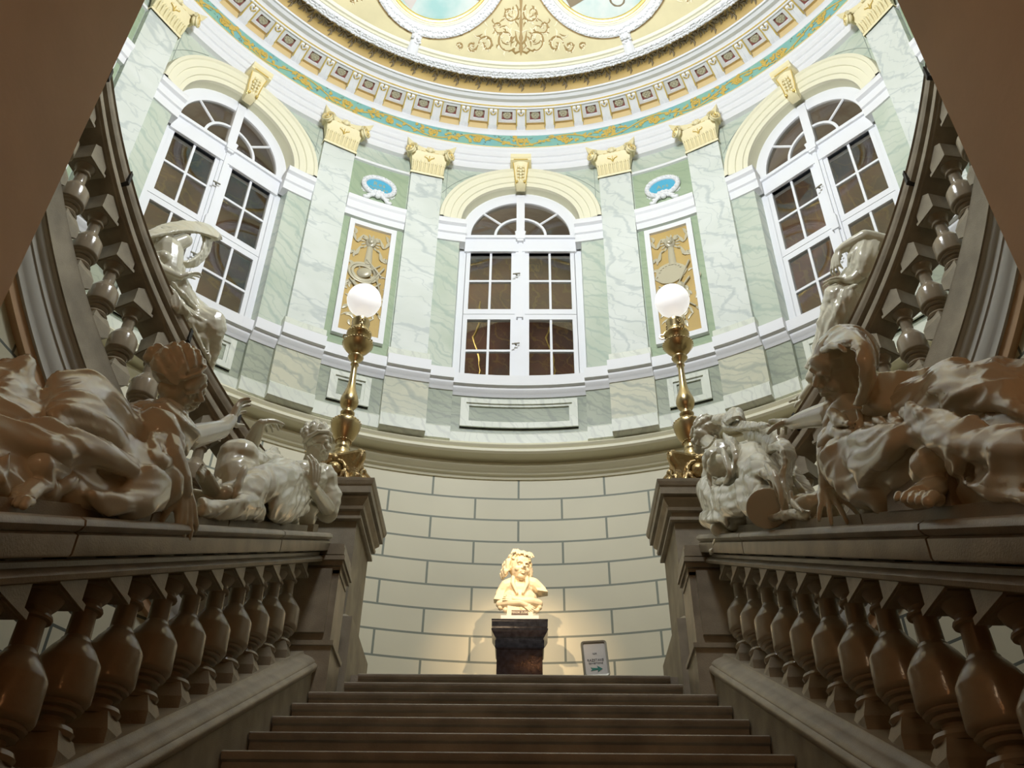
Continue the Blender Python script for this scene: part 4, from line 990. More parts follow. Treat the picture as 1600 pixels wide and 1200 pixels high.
    gz = 5.075
    m = MB(); m.lathe([(.062, -.118), (.085, -.10), (.11, -.072), (.127, -.03), (.132, .0), (.127, .035), (.115, .065), (.092, .095), (.065, .115), (.03, .13), (.002, .132)], (lx, ly, gz), 40)
    part(m, 'lamp_globe', 'globe', t, smooth=80)
    light('POINT', 'globe_light', (lx, ly, gz), 62, (1, .93, .80), .13)

    # ---------------- curved upper balustrade
    t = thing('balustrade', ('curved stone balustrade climbing past the statue with the billowing veil' if s < 0 else 'curved stone balustrade climbing past the stooping statue'), 'balustrade', P(s*60, 2.42, 3.0), 'curved balustrades of the upper flights')
    def hx(a): return 2.04+.0318*a
    def helix(prof, name, a0=33, a1=104, mt='stone', n=70):
        m = MB(); rows = []
        for i in range(n+1):
            a = a0+(a1-a0)*i/n; rows.append([P(s*a, r_, hx(a)+z) for r_, z in prof])
        b = m.quadgrid(rows, closed_v=True); k = len(prof); m.f.append(tuple(b+j for j in range(k))); m.f.append(tuple(b+n*k+j for j in range(k))[::-1])
        return part(m, name, mt, t, smooth=50)
    segs = [(33, 57.6), (57.8, 76.6), (76.8, 104)]
    for a0, a1 in segs:
        helix([(2.335, -.015), (2.325, -.005), (2.33, .0), (2.345, .004), (2.60, .004), (2.60, -.085), (2.36, -.085), (2.34, -.08), (2.337, -.07), (2.345, -.065), (2.338, -.05), (2.335, -.03)], 'handrail_slab', a0, a1, n=int((a1-a0)))
    helix([(2.375, -.083), (2.375, -.115), (2.355, -.118), (2.35, -.13), (2.355, -.165), (2.37, -.172), (2.372, -.18), (2.38, -.185), (2.56, -.185), (2.56, -.083)], 'lower_rail')
    helix([(2.372, -.87), (2.365, -.88), (2.358, -.89), (2.362, -.905), (2.362, -1.12), (2.55, -1.12), (2.55, -.87)], 'stringer', mt='stone_rough')
    helix([(2.372, -1.118), (2.378, -1.135), (2.386, -1.14), (2.390, -1.165), (2.405, -1.18), (2.41, -1.19), (2.412, -1.23), (2.42, -1.235), (2.424, -1.33), (2.432, -1.34), (2.434, -1.40), (2.55, -1.40), (2.55, -1.118)], 'string_moulding', mt='greywhite')
    m = MB()
    helix([(2.450, -1.40), (2.462, -1.47), (2.52, -1.47), (2.52, -1.40)], 'brown_band', mt='jamb')
    for k in range(13):
        a = 60.35+5.3*(k-5)
        z_m = hx(a)-.185-.335
        baluster_part(t, P(s*a, 2.455, z_m), 'upper_l' if s < 0 else 'upper_r', -rad(s*a))
    for a in (57.7, 76.7, 46.5, 88):      # iron clamps over the rail joints
        m = MB(); rows = []
        for q in (a-.22, a+.22): rows.append([P(s*q, r_, hx(q)+z) for r_, z in ((2.319, -.086), (2.319, .008), (2.61, .008), (2.61, -.086))])
        b = m.quadgrid(rows, closed_v=True); m.f.append((b, b+1, b+2, b+3)); m.f.append((b+7, b+6, b+5, b+4)); part(m, 'iron_clamp', 'iron', t)

# ------------------------------------------------------------------ pedestal, bust, sign
bx_, by_ = .022, 6.72
t = thing('pedestal', 'black polished marble pedestal with a moulded cap, under the lit bust', 'pedestal', (bx_, by_, H0))
m = MB(); m.square([(.165, .0), (.165, .78), (.17, .785)], (bx_, by_, H0), 1, .58); part(m, 'pedestal_shaft', 'black_marble', t)
m = MB(); m.square([(.172, .78), (.178, .79), (.178, .845), (.172, .85), (.172, .862), (.18, .87), (.20, .905), (.207, .92), (.207, .93), (.2, .932), (.205, .945), (.205, .985), (.207, .99), (.207, 1.003)], (bx_, by_, H0), 1, .58); part(m, 'pedestal_cap', 'black_marble', t, smooth=0)
t_sign = thing('sign', 'small white notice with a teal arrow, framed on a stand beside the pedestal', 'sign', (.585, 6.88, H0))
m = MB(); sx, sy, sz = .583, 6.86, 2.874; hw, hh, rr_ = .085, .128, .018
def rrect(hw, hh, rr_, n=5): return [(sg[0]*(hw-rr_)+rr_*cos(a), sg[1]*(hh-rr_)+rr_*sin(a)) for sg, a0 in (((1, 1), 0), ((-1, 1), PI/2), ((-1, -1), PI), ((1, -1), 3*PI/2)) for a in [a0+PI/2*i/n for i in range(n+1)]]
outer, inner = rrect(hw+.012, hh+.012, .024), rrect(hw-.004, hh-.004, .012)
rot = Matrix.Rotation(rad(-4), 3, 'Y')
def S(u, v, d): q = rot @ Vector((u, 0, v)); return (sx+q.x, sy+d, sz+q.z)
rows = [[S(u, v, .012) for u, v in outer], [S(u, v, -.006) for u, v in outer], [S(u*.97, v*.975, -.012) for u, v in outer], [S(u, v, -.010) for u, v in inner], [S(u, v, .0) for u, v in inner]]
m.quadgrid(rows, closed_v=True); m.prism(outer, S, .010, .014); part(m, 'sign_frame', 'lead', t_sign)
m = MB(); m.prism(inner, S, -.001, .004); part(m, 'notice_sheet', 'paper', t_sign)
m = MB(); m.prism([(-.042, -.068), (-.030, -.080), (-.042, -.092), (-.01, -.088), (.012, -.086), (.008, -.104), (.045, -.080), (.008, -.056), (.012, -.074), (-.01, -.072)], S, -.004, -.001); part(m, 'arrow', 'teal', t_sign)
def smw(u, v): o_ = S(u, v, -.003); return Matrix(((rot[0][0], rot[0][2], 0, o_[0]), (0, 0, -1, o_[1]), (rot[2][0], rot[2][2], 0, o_[2]), (0, 0, 0, 1)))
for tx, sz_, v in (('NM', .020, .038), ('RAZSTAVE', .026, -.012), ('EXHIBITIONS', .018, -.036)): text_mesh('lettering', tx, sz_, 'ink', t_sign, smw(0, v))
m = MB(); m.lathe([(.10, 0), (.10, .012), (.02, .02), (.010, .03), (.010, .68)], (sx, 6.90, H0), 16); part(m, 'sign_stand', 'lead', t_sign)
m = MB(); m.box(sx-.02, sx+.02, 6.872, 6.905, H0+.62, H0+.80); part(m, 'sign_bracket', 'lead', t_sign)
# ------------------------------------------------------------------ sculpture
def remesh(mb, name, m, parent, voxel, smooth_it=4, fold=None, sm_fac=.5):
    """join overlapping masses into one continuous surface, then carve folds"""
    me = bpy.data.meshes.new('raw'); me.from_pydata(mb.v, [], mb.f)
    bm = bmesh.new(); bm.from_mesh(me); bmesh.ops.recalc_face_normals(bm, faces=bm.faces); bm.to_mesh(me); bm.free()
    o = bpy.data.objects.new('raw', me); sc.collection.objects.link(o)
    r = o.modifiers.new('r', 'REMESH'); r.mode = 'VOXEL'; r.voxel_size = voxel; r.adaptivity = 0
    s = o.modifiers.new('s', 'SMOOTH'); s.iterations = smooth_it; s.factor = sm_fac
    dg = bpy.context.evaluated_depsgraph_get(); dg.update()
    out = bpy.data.meshes.new_from_object(o.evaluated_get(dg)); bpy.data.objects.remove(o); bpy.data.meshes.remove(me)
    if fold:
        dirv, freq, amp, skin = fold; dirv = Vector(dirv).normalized()
        vs = [(v.co.copy(), v.normal.copy()) for v in out.vertices]
        for v, (p, nn) in zip(out.vertices, vs):
            wgt = 1.0
            for c_, r_ in skin:
                d_ = (p-c_).length; wgt = min(wgt, smoothstep(r_*.8, r_*1.3, d_))
            if wgt <= 0: continue
            q = p+Vector((noise.noise(p*3.1), noise.noise(p*3.1+Vector((7, 0, 0))), noise.noise(p*3.1+Vector((0, 9, 0)))))*.09
            q = q-dirv*(q.dot(dirv)*.80)
            a = 1-abs(noise.noise(q*freq))*2.6; b = 1-abs(noise.noise(q*freq*2.1+Vector((3, 1, 2))))*2.4
            v.co = p+nn*(amp*(a*.75+b*.35-.35)*wgt)
    for p_ in out.polygons: p_.use_smooth = True
    out.name = name; out.materials.clear(); out.materials.append(MA[m] if isinstance(m, str) else m)
    ob = bpy.data.objects.new(name, out); sc.collection.objects.link(ob)
    if parent is not None: ob.parent = parent; ob.location = -Vector(parent.location)
    return ob

def limb(mb, pts, rads, n=12):
    """tapered limb with rounded joints"""
    pts = [Vector(p) for p in pts]
    for i in range(len(pts)-1): mb.tube([pts[i], pts[i].lerp(pts[i+1], .5), pts[i+1]], [rads[i], (rads[i]+rads[i+1])/2*1.03, rads[i+1]], n)
    for p, r_ in zip(pts, rads): mb.ell(p, r_*.995, n=12, m=8)
def frame_from(fwd, upv):
    f = Vector(fwd).normalized(); s = f.cross(Vector(upv)).normalized(); u = s.cross(f)
    return Matrix((s, f, u)).transposed()      # local x right, y forward, z up
def head(mb, c, fwd, upv, k=1.0, face=True):
    """head of height .23*k, looking along fwd"""
    Rm = frame_from(fwd, upv); c = Vector(c)
    def T(x, y, z): return c+Rm @ Vector((x*k, y*k, z*k))
    mb.ell(T(0, -.012, .022), .076*k, .093*k, .092*k, Rm); mb.ell(T(0, .022, -.03), .060*k, .070*k, .080*k, Rm)
    mb.ell(T(0, .058, -.085), .030*k, .026*k, .024*k, Rm); mb.ell(T(0, .045, -.062), .042*k, .036*k, .035*k, Rm)
    if face:
        mb.ell(T(0, .070, .035), .052*k, .022*k, .030*k, Rm)
        for s in (-1, 1):
            mb.tube([T(s*.008, .090, .012), T(s*.028, .090, .019), T(s*.048, .074, .010)], [.007*k, .008*k, .006*k], 6)
            mb.ell(T(s*.028, .076, -.003), .013*k, .012*k, .009*k, Rm, 8, 6); mb.ell(T(s*.036, .064, -.034), .024*k, .022*k, .022*k, Rm, 8, 6)
            mb.ell(T(s*.078, -.008, -.012), .012*k, .020*k, .030*k, Rm, 8, 6); mb.ell(T(s*.011, .095, -.032), .009*k, .009*k, .008*k, Rm, 6, 4)
        mb.tube([T(0, .086, .012), T(0, .098, -.008), T(0, .110, -.028)], [.008*k, .010*k, .012*k], 8)
        mb.tube([T(-.020, .084, -.056), T(-.008, .092, -.052), T(0, .091, -.054), T(.008, .092, -.052), T(.020, .084, -.056)], [.004*k, .007*k, .006*k, .007*k, .004*k], 6)
        mb.tube([T(-.016, .084, -.066), T(0, .091, -.068), T(.016, .084, -.066)], [.004*k, .008*k, .004*k], 6)
    return T
def hair(mb, c, fwd, upv, k=1.0, strands=26, bun=True, rnd=random.Random(2)):
    Rm = frame_from(fwd, upv); c = Vector(c)
    def T(x, y, z): return c+Rm @ Vector((x*k, y*k, z*k))
    mb.ell(T(0, -.024, .034), .083*k, .093*k, .088*k, Rm)
    for i in range(strands):
        th = -1.25+2.5*i/(strands-1); pts = []
        for q in (0, .2, .4, .6, .8, 1):
            ph = .62+q*1.75; rr_ = 1.0
            x = sin(th)*.088*(sin(ph)**.6 if sin(ph) > 0 else 0); y = .085*cos(ph)*1.0-.02; z = .035+.085*sin(ph)*cos(th)+.012*sin(q*9+i)
            z = z if abs(th) < 2 else z
            pts.append(T(x*rr_, y, z))
        mb.tube(pts, [.006*k, .008*k, .0085*k, .0085*k, .008*k, .006*k], 6)
    if bun:
        mb.ell(T(0, -.125, .02), .045*k, .035*k, .042*k, Rm)
        for i in range(6): a_ = i*PI/3; mb.ell(T(.028*cos(a_), -.13, .02+.028*sin(a_)), .020*k)
    return T
def hand(mb, wrist, direc, palm_n, k=1.0, curl=.5, thumb=1, spread=.14, curls=None, thumb_in=.3):
    """five separate fingers; direc along the fingers, palm_n out of the palm, thumb +1/-1 chooses the side"""
    d = Vector(direc).normalized(); n_ = Vector(palm_n); n_ = (n_-d*n_.dot(d)).normalized(); s = d.cross(n_).normalized()*thumb; w0 = Vector(wrist)
    for i, (off, ln) in enumerate(((.030, .072), (.010, .080), (-.011, .074), (-.030, .058))):
        kn = w0+d*(.088-.006*abs(i-1))*k+s*off*k; mb.tube([w0+s*off*.4*k, w0+d*.045*k+s*off*.8*k, kn], [.016*k, .0155*k, .0105*k], 8)
        a = ((curls[i] if curls else curl)+.08*i); dd = (d+s*spread*(1.2-i*.8)).normalized(); p = kn; ang = a*.35
        for j, (f_, rr_) in enumerate(((.44, .0092), (.32, .0083), (.27, .0074))):
            q = p+(dd*cos(ang)+n_*sin(ang))*ln*f_*k; mb.tube([p, q], [rr_*1.06*k, rr_*k], 8); mb.ell(q, rr_*1.02*k, n=8, m=6); mb.ell(p, rr_*1.1*k, n=8, m=6); p = q; ang += a*(.75 if j == 0 else .6)
    b = w0+d*.022*k+s*.024*k; td = (d*.62+s*.72+n_*thumb_in).normalized(); p1 = b+td*.040*k; td2 = (d*.85+s*.38+n_*(thumb_in+.1)).normalized(); p2 = p1+td2*.030*k; p3 = p2+(td2+n_*.2).normalized()*.024*k
    mb.tube([b, p1, p2, p3], [.015*k, .0125*k, .0100*k, .0075*k], 8); mb.ell(p3, .0078*k, n=8, m=6)
    mb.ell(w0, .019*k)
def foot(mb, ankle, direc, upv, k=1.0):
    d = Vector(direc).normalized(); u = Vector(upv); u = (u-d*u.dot(d)).normalized(); s = d.cross(u); a = Vector(ankle)
    mb.tube([a, a-u*.05*k-d*.02*k], [.036*k, .034*k], 10); mb.ell(a-d*.035*k-u*.055*k, .034*k)
    mb.tube([a-d*.03*k-u*.05*k, a+d*.05*k-u*.05*k, a+d*.12*k-u*.065*k, a+d*.15*k-u*.068*k], [.034*k, .036*k, .036*k, .028*k], 10, flat=.7)
    for i in range(5):
        off = (-.036+.018*i); ln = .05-.007*i; rr_ = .014-.0016*i; p = a+d*(.15-.006*i)*k-u*.07*k+s*off*k
        mb.tube([p, p+d*ln*.6*k+u*.004*k, p+d*ln*k-u*.004*k], [rr_*k, rr_*k, rr_*.8*k], 8); mb.ell(p+d*ln*k-u*.004*k, rr_*.85*k, n=8, m=6)
def cloth(mb, lines, th=.012, wav=0, n=7):
    """a thick sheet through several rails of points (each rail a list of points)"""
    def res(l, t):
        l = [Vector(p) for p in l]; x = t*(len(l)-1); i = min(int(x), len(l)-2); f_ = x-i
        p0, p1, p2, p3 = l[max(i-1, 0)], l[i], l[i+1], l[min(i+2, len(l)-1)]
        return .5*((2*p1)+(-p0+p2)*f_+(2*p0-5*p1+4*p2-p3)*f_**2+(-p0+3*p1-3*p2+p3)*f_**3)
    nu = 22; rails = [[res(l, i/nu) for i in range(nu+1)] for l in lines]
    nv = (len(lines)-1)*n; grid = [[res([r_[i] for r_ in rails], j/nv) for j in range(nv+1)] for i in range(nu+1)]
    if wav:
        g2 = [r[:] for r in grid]
        for i in range(nu+1):
            for j in range(nv+1):
                a = grid[min(i+1, nu)][j]-grid[max(i-1, 0)][j]; b = grid[i][min(j+1, nv)]-grid[i][max(j-1, 0)]; nn = a.cross(b)
                if nn.length > 0: g2[i][j] = grid[i][j]+nn.normalized()*wav*sin(j*1.9+i*.25)
        grid = g2
    up_, dn = [], []
    for i in range(nu+1):
        ru, rd = [], []
        for j in range(nv+1):
            a = grid[min(i+1, nu)][j]-grid[max(i-1, 0)][j]; b = grid[i][min(j+1, nv)]-grid[i][max(j-1, 0)]; nn = a.cross(b); nn = nn.normalized() if nn.length > 1e-9 else Vector((0, 0, 1))
            ru.append(grid[i][j]+nn*th); rd.append(grid[i][j]-nn*th)
        up_.append(ru); dn.append(rd)
    ring_ = [u+d[::-1] for u, d in zip(up_, dn)]
    b = mb.quadgrid(ring_, closed_v=True); k = len(ring_[0]); mb.f.append(tuple(b+j for j in range(k))); e = b+nu*k; mb.f.append(tuple(e+j for j in range(k))[::-1])
def ridge(mb, pts, r0, r1=None):
    """one rounded fold of cloth, tapering at its ends"""
    pts = [Vector(p) for p in pts]
    def res(t):
        x = t*(len(pts)-1); i = min(int(x), len(pts)-2); f_ = x-i; p0, p1, p2, p3 = pts[max(i-1, 0)], pts[i], pts[i+1], pts[min(i+2, len(pts)-1)]
        return .5*((2*p1)+(-p0+p2)*f_+(2*p0-5*p1+4*p2-p3)*f_**2+(-p0+3*p1-3*p2+p3)*f_**3)
    n = 12; r1 = r0 if r1 is None else r1
    mb.tube([res(i/n) for i in range(n+1)], [(r0+(r1-r0)*i/n)*(.35+.65*sin(PI*min(1, max(0, (i+.6)/(n+1.2))))) for i in range(n+1)], 8)

V = Vector
# ============ reclining statue with bare combed hair, grey side, nearest
def stat_near_left():
    X = lambda x, y, d: atX(x, y, d)
    t = thing('statue', 'reclining cream statue with bare combed hair, seen from behind, reaching out both arms', 'statue', (-1.2, 2.4, nose(2.4)+.915))
    sh = X(262, 655, -1.20); nk = X(272, 632, -1.19); hc = X(282, 592, -1.16)
    b = MB()
    fw = (X(322, 622, -1.06)-hc).normalized()
    head(b, hc, fw, (X(272, 540, -1.16)-hc), 1.0)
    limb(b, [sh, nk, hc-fw*.01-V((0, 0, .05))], [.075, .052, .050])
    # arm reaching up and out
    limb(b, [X(272, 668, -1.13), X(293, 684, -1.12), X(345, 671, -1.11), X(362, 655, -1.11)], [.062, .046, .036, .024])
    hand(b, X(362, 655, -1.11), X(375, 632, -1.11)-X(362, 655, -1.11), (1, .2, -.3), 1.0, .35, thumb=1)
    # arm propping down
    limb(b, [X(248, 690, -1.10), X(258, 714, -1.06), X(276, 746, -1.03), X(286, 766, -1.02)], [.066, .060, .046, .032])
    hand(b, X(286, 766, -1.02), X(290, 800, -1.01)-X(286, 766, -1.02), (-.8, .3, .2), 1.15, .3, thumb=-1, spread=.32)
    # knee and foot
    fa = X(62, 728, -1.09); limb(b, [X(95, 742, -1.14), fa], [.05, .036]); foot(b, fa, X(30, 735, -1.07)-fa, V((0, -.3, 1)), .95)
    limb(b, [sh, X(222, 695, -1.21), X(180, 705, -1.22), X(120, 735, -1.18), X(95, 742, -1.14)], [.07, .07, .06, .05, .045])
    skin = remesh(b, 'body', 'porcelain', t, .0044, 2)
    h = MB(); T = hair(h, hc, fw, (X(272, 540, -1.16)-hc), 1.0, 30, True); h.tube([T(-.08, -.02, .03), T(-.05, .06, .075), T(0, .078, .088), T(.05, .06, .075), T(.08, -.02, .03)], .008, 6)
    remesh(h, 'hair', 'porcelain', t, .0042, 1)
    c = MB()
    # bodice and sleeves
    c.ell(X(240, 672, -1.20), .105, .12, .10); c.ell(X(222, 695, -1.21), .11, .12, .10); c.ell(X(258, 660, -1.17), .075)
    limb(c, [X(255, 662, -1.13), X(277, 680, -1.12)], [.080, .070]); limb(c, [X(240, 680, -1.12), X(252, 706, -1.09)], [.082, .072])
    c.tube([X(286, 672, -1.12), X(280, 690, -1.08), X(268, 702, -1.08)], [.02, .022, .018], 8); c.tube([X(232, 712, -1.04), X(248, 722, -1.03), X(264, 716, -1.04)], [.018, .022, .02], 8)
    # hips, thigh and knee under the skirt
    limb(c, [X(205, 700, -1.24), X(160, 690, -1.26), X(110, 700, -1.27), X(60, 700, -1.28)], [.12, .145, .15, .13])
    limb(c, [X(150, 740, -1.16), X(205, 748, -1.12), X(243, 755, -1.08)], [.135, .105, .078]); c.ell(X(243, 762, -1.08), .075, .075, .07)
    limb(c, [X(243, 755, -1.08), X(190, 778, -1.10), X(130, 772, -1.12), X(90, 765, -1.14)], [.07, .06, .07, .09])
    limb(c, [X(60, 765, -1.24), X(10, 770, -1.22), X(-60, 765, -1.22)], [.11, .12, .13]); limb(c, [X(40, 690, -1.26), X(-20, 700, -1.28), X(-80, 720, -1.3)], [.12, .14, .15])
    # billowing mantle
    cloth(c, [[X(208, 668, -1.16), X(190, 622, -1.20), X(140, 588, -1.24), X(85, 588, -1.27), X(72, 618, -1.28)],
              [X(206, 690, -1.12), X(180, 648, -1.13), X(135, 612, -1.16), X(90, 612, -1.20), X(74, 640, -1.22)],
              [X(200, 712, -1.10), X(165, 678, -1.09), X(125, 652, -1.10), X(88, 652, -1.12), X(66, 678, -1.16)]], .016)
    cloth(c, [[X(208, 720, -1.05), X(150, 690, -1.06), X(90, 672, -1.10), X(30, 660, -1.16), X(-30, 650, -1.2)],
              [X(206, 740, -1.03), X(150, 712, -1.04), X(90, 702, -1.07), X(30, 695, -1.12), X(-30, 690, -1.15)],
              [X(208, 726, -1.06), X(150, 722, -1.09), X(90, 735, -1.12), X(30, 738, -1.17), X(-30, 738, -1.2)]], .016)
    cloth(c, [[X(70, 650, -1.24), X(55, 600, -1.28), X(45, 566, -1.32), X(25, 570, -1.34), X(0, 568, -1.36)],
              [X(50, 665, -1.20), X(35, 625, -1.24), X(22, 590, -1.27), X(0, 598, -1.30), X(-25, 600, -1.32)],
              [X(10, 690, -1.18), X(-5, 655, -1.22), X(-15, 625, -1.24), X(-35, 630, -1.26), X(-60, 640, -1.28)]], .015)
    cloth(c, [[X(210, 735, -1.04), X(240, 735, -1.01), X(262, 750, -1.01)], [X(190, 770, -1.03), X(225, 785, -1.0), X(250, 792, -1.02)], [X(130, 770, -1.05), X(160, 795, -1.04), X(200, 802, -1.06)]], .016)
    for p in (((205, 705), (150, 672), (100, 660), (30, 672)), ((208, 735), (160, 735), (110, 750), (70, 790)), ((225, 740), (200, 765), (150, 785), (100, 795)), ((195, 690), (150, 655), (100, 640), (75, 650)), ((120, 745), (90, 760), (40, 790), (-20, 795)), ((20, 700), (0, 730), (-20, 770), (-50, 795))):
        ridge(c, [X(x, y, -1.07-.02*i) for i, (x, y) in enumerate(p)], .022, .014)
    for i in range(9):
        q = i/8; ridge(c, [X(238+34*q, 676-10*q, -1.075), X(238+42*q, 694-8*q, -1.055), X(236+50*q, 712-14*q, -1.04+.01*(i % 2))], .012, .014)
    # lower edge rests on the ledge
    for y in (1.55, 1.75, 1.95, 2.15, 2.35, 2.55): c.ell((-1.19, y, nose(y)+.955), .12, .14, .055)
    remesh(c, 'drapery', 'porcelain', t, .008, 5, ((.15, 1, .35), 9, .018, [(X(243, 760, -1.05), .06)]))
stat_near_left()

# ============ reclining statue with veiled head, brown side, nearest
def stat_near_right():
    X = atX
    t = thing('statue', 'reclining cream statue with a veiled head, one arm stretched toward the seated figure', 'statue', (1.2, 2.4, nose(2.4)+.915))
    hc = X(1312, 570, 1.14); fw = (X(1262, 598, 1.02)-hc).normalized(); upv = X(1325, 512, 1.16)-hc
    b = MB(); head(b, hc, fw, upv, 1.06)
    limb(b, [X(1342, 652, 1.20), X(1326, 625, 1.17), hc+V((0, 0, -.04))], [.07, .054, .052])
    limb(b, [X(1330, 655, 1.16), X(1302, 646, 1.12), X(1262, 654, 1.11), X(1238, 661, 1.10)], [.064, .048, .036, .025])
    hand(b, X(1238, 661, 1.10), X(1208, 652, 1.09)-X(1238, 661, 1.10), (0, .2, -1), 1.0, .55, thumb=1, curls=[.1, .9, .9, .6], thumb_in=.5)
    limb(b, [X(1305, 690, 1.09), X(1300, 712, 1.06), X(1296, 745, 1.05), X(1292, 764, 1.04)], [.060, .050, .036, .027])
    hand(b, X(1292, 762, 1.04), X(1305, 795, 1.03)-X(1292, 762, 1.04), (.2, .7, .1), 1.05, .3, thumb=1, spread=.4)
    fa = X(1480, 722, 1.12); b.ell(X(1468, 728, 1.09), .075, .08, .06); foot(b, fa, X(1440, 716, 1.0)-fa, V((.1, -.5, .8)), 1.35)
    limb(b, [X(1342, 652, 1.20), X(1405, 695, 1.22), X(1470, 700, 1.22), X(1510, 735, 1.18), fa], [.06, .06, .05, .045, .04])
    limb(b, [X(1500, 728, 1.16), X(1590, 722, 1.12), X(1618, 735, 1.12)], [.04, .04, .035])
    remesh(b, 'body', 'porcelain', t, .0044, 2)
    h = MB()
    Rm = frame_from(fw, upv)
    h.ell(hc-fw*.035+V((.0, 0, .02)), .105, .115, .11, Rm)
    cloth(h, [[X(1287, 545, 1.09), X(1302, 520, 1.14), X(1330, 515, 1.17), X(1352, 533, 1.17), X(1362, 575, 1.15), X(1356, 612, 1.15)],
              [X(1294, 545, 1.07), X(1312, 527, 1.09), X(1338, 526, 1.10), X(1356, 550, 1.08), X(1357, 590, 1.08), X(1346, 628, 1.09)],
              [X(1322, 538, 1.06), X(1332, 538, 1.06), X(1344, 552, 1.05), X(1347, 580, 1.05), X(1343, 605, 1.06), X(1336, 630, 1.08)]], .013)
    h.tube([X(1286, 548, 1.045), X(1298, 540, 1.02), X(1312, 540, 1.02), X(1322, 548, 1.03)], [.010, .012, .012, .010], 8)
    cloth(h, [[X(1360, 590, 1.16), X(1385, 585, 1.20), X(1430, 583, 1.26), X(1460, 578, 1.30)], [X(1355, 625, 1.12), X(1380, 632, 1.14), X(1420, 632, 1.2), X(1455, 622, 1.24)], [X(1345, 642, 1.14), X(1375, 650, 1.16), X(1410, 640, 1.22), X(1450, 630, 1.26)]], .014)
    remesh(h, 'veil', 'porcelain', t, .0065, 3, ((0, 1, .6), 10, .007, [(hc+fw*.08, .09)]))
    c = MB()
    c.ell(X(1345, 668, 1.20), .10, .11, .10); c.ell(X(1375, 685, 1.21), .105, .12, .10); c.ell(X(1405, 695, 1.22), .10, .12, .10); c.ell(X(1330, 655, 1.17), .078)
    limb(c, [X(1330, 650, 1.15), X(1312, 662, 1.12)], [.078, .066]); limb(c, [X(1330, 680, 1.12), X(1312, 695, 1.09)], [.082, .068])
    for p in (((1300, 668), (1315, 680), (1335, 676)), ((1294, 690), (1312, 702), (1340, 700)), ((1300, 640), (1308, 655), (1330, 660))): ridge(c, [X(x, y, 1.06) for x, y in p], .018)
    limb(c, [X(1420, 700, 1.24), X(1470, 690, 1.26), X(1530, 695, 1.27), X(1600, 705, 1.28), X(1670, 715, 1.28)], [.12, .14, .15, .14, .14])
    limb(c, [X(1430, 735, 1.18), X(1370, 725, 1.12), X(1325, 724, 1.07)], [.13, .10, .080]); c.ell(X(1322, 722, 1.06), .078)
    limb(c, [X(1322, 722, 1.06), X(1350, 760, 1.07), X(1390, 778, 1.10)], [.075, .062, .06])
    limb(c, [X(1330, 730, 1.1), X(1400, 722, 1.10), X(1460, 722, 1.16)], [.07, .075, .10]); 
    # shell of cloth around the foot, open toward the stairs
    cloth(c, [[X(1385, 672, 1.05), X(1430, 672, 1.05), X(1475, 690, 1.04), X(1500, 715, 1.04), X(1502, 740, 1.05)],
              [X(1400, 705, 1.06), X(1425, 690, 1.07), X(1462, 705, 1.08), X(1490, 722, 1.10), X(1495, 745, 1.10)]], .016)
    cloth(c, [[X(1302, 700, 1.06), X(1340, 680, 1.04), X(1385, 668, 1.04), X(1430, 672, 1.06)], [X(1330, 722, 1.02), X(1365, 702, 1.02), X(1395, 695, 1.02), X(1420, 690, 1.05)], [X(1350, 760, 1.03), X(1368, 735, 1.02), X(1378, 725, 1.03), X(1392, 715, 1.06)]], .015)
    # mantle arch behind and arm folded under it
    cloth(c, [[X(1445, 622, 1.22), X(1458, 582, 1.24), X(1490, 570, 1.26), X(1520, 578, 1.28)], [X(1455, 610, 1.15), X(1480, 592, 1.16), X(1512, 585, 1.18), X(1530, 582, 1.2)], [X(1458, 615, 1.14), X(1490, 620, 1.13), X(1525, 612, 1.14), X(1536, 590, 1.18)]], .015)
    cloth(c, [[X(1460, 610, 1.20), X(1500, 582, 1.22), X(1545, 568, 1.26), X(1590, 570, 1.30), X(1650, 580, 1.32)],
              [X(1475, 625, 1.14), X(1520, 605, 1.14), X(1560, 595, 1.18), X(1600, 610, 1.22), X(1650, 630, 1.24)],
              [X(1470, 640, 1.16), X(1520, 640, 1.16), X(1570, 640, 1.16), X(1610, 660, 1.16), X(1650, 680, 1.18)]], .016)
    limb(c, [X(1440, 640, 1.24), X(1480, 640, 1.26), X(1540, 640, 1.28), X(1620, 650, 1.3)], [.09, .11, .13, .13])
    cloth(c, [[X(1420, 650, 1.10), X(1480, 650, 1.08), X(1540, 665, 1.08), X(1620, 672, 1.08)], [X(1440, 680, 1.05), X(1490, 690, 1.04), X(1550, 700, 1.05), X(1620, 710, 1.05)], [X(1480, 700, 1.06), X(1510, 715, 1.06), X(1560, 722, 1.07), X(1620, 730, 1.08)]], .016, .004)
    for p in (((1395, 650), (1420, 680), (1440, 700), (1480, 700)), ((1410, 640), (1450, 675), (1500, 690), (1600, 690)), ((1420, 635), (1480, 665), (1540, 680), (1620, 700)), ((1345, 710), (1385, 695), (1430, 690)), ((1330, 745), (1350, 730), (1372, 690)), ((1480, 690), (1500, 720), (1505, 760)), ((1520, 735), (1560, 752), (1620, 752)), ((1505, 752), (1560, 770), (1625, 778)), ((1530, 720), (1580, 728), (1640, 728))):
        ridge(c, [X(x, y, 1.06) for x, y in p], .020, .012)
    limb(c, [X(1510, 745, 1.2), X(1560, 760, 1.18), X(1640, 768, 1.18)], [.09, .09, .10])
    for p in (((1350, 660), (1380, 680), (1395, 705)), ((1365, 655), (1398, 672), (1412, 700)), ((1340, 640), (1345, 665), (1338, 690))): ridge(c, [X(x, y, 1.09) for x, y in p], .012)
    for y in (1.5, 1.7, 1.9, 2.1, 2.3, 2.5): c.ell((1.19, y, nose(y)+.975), .12, .14, .075)
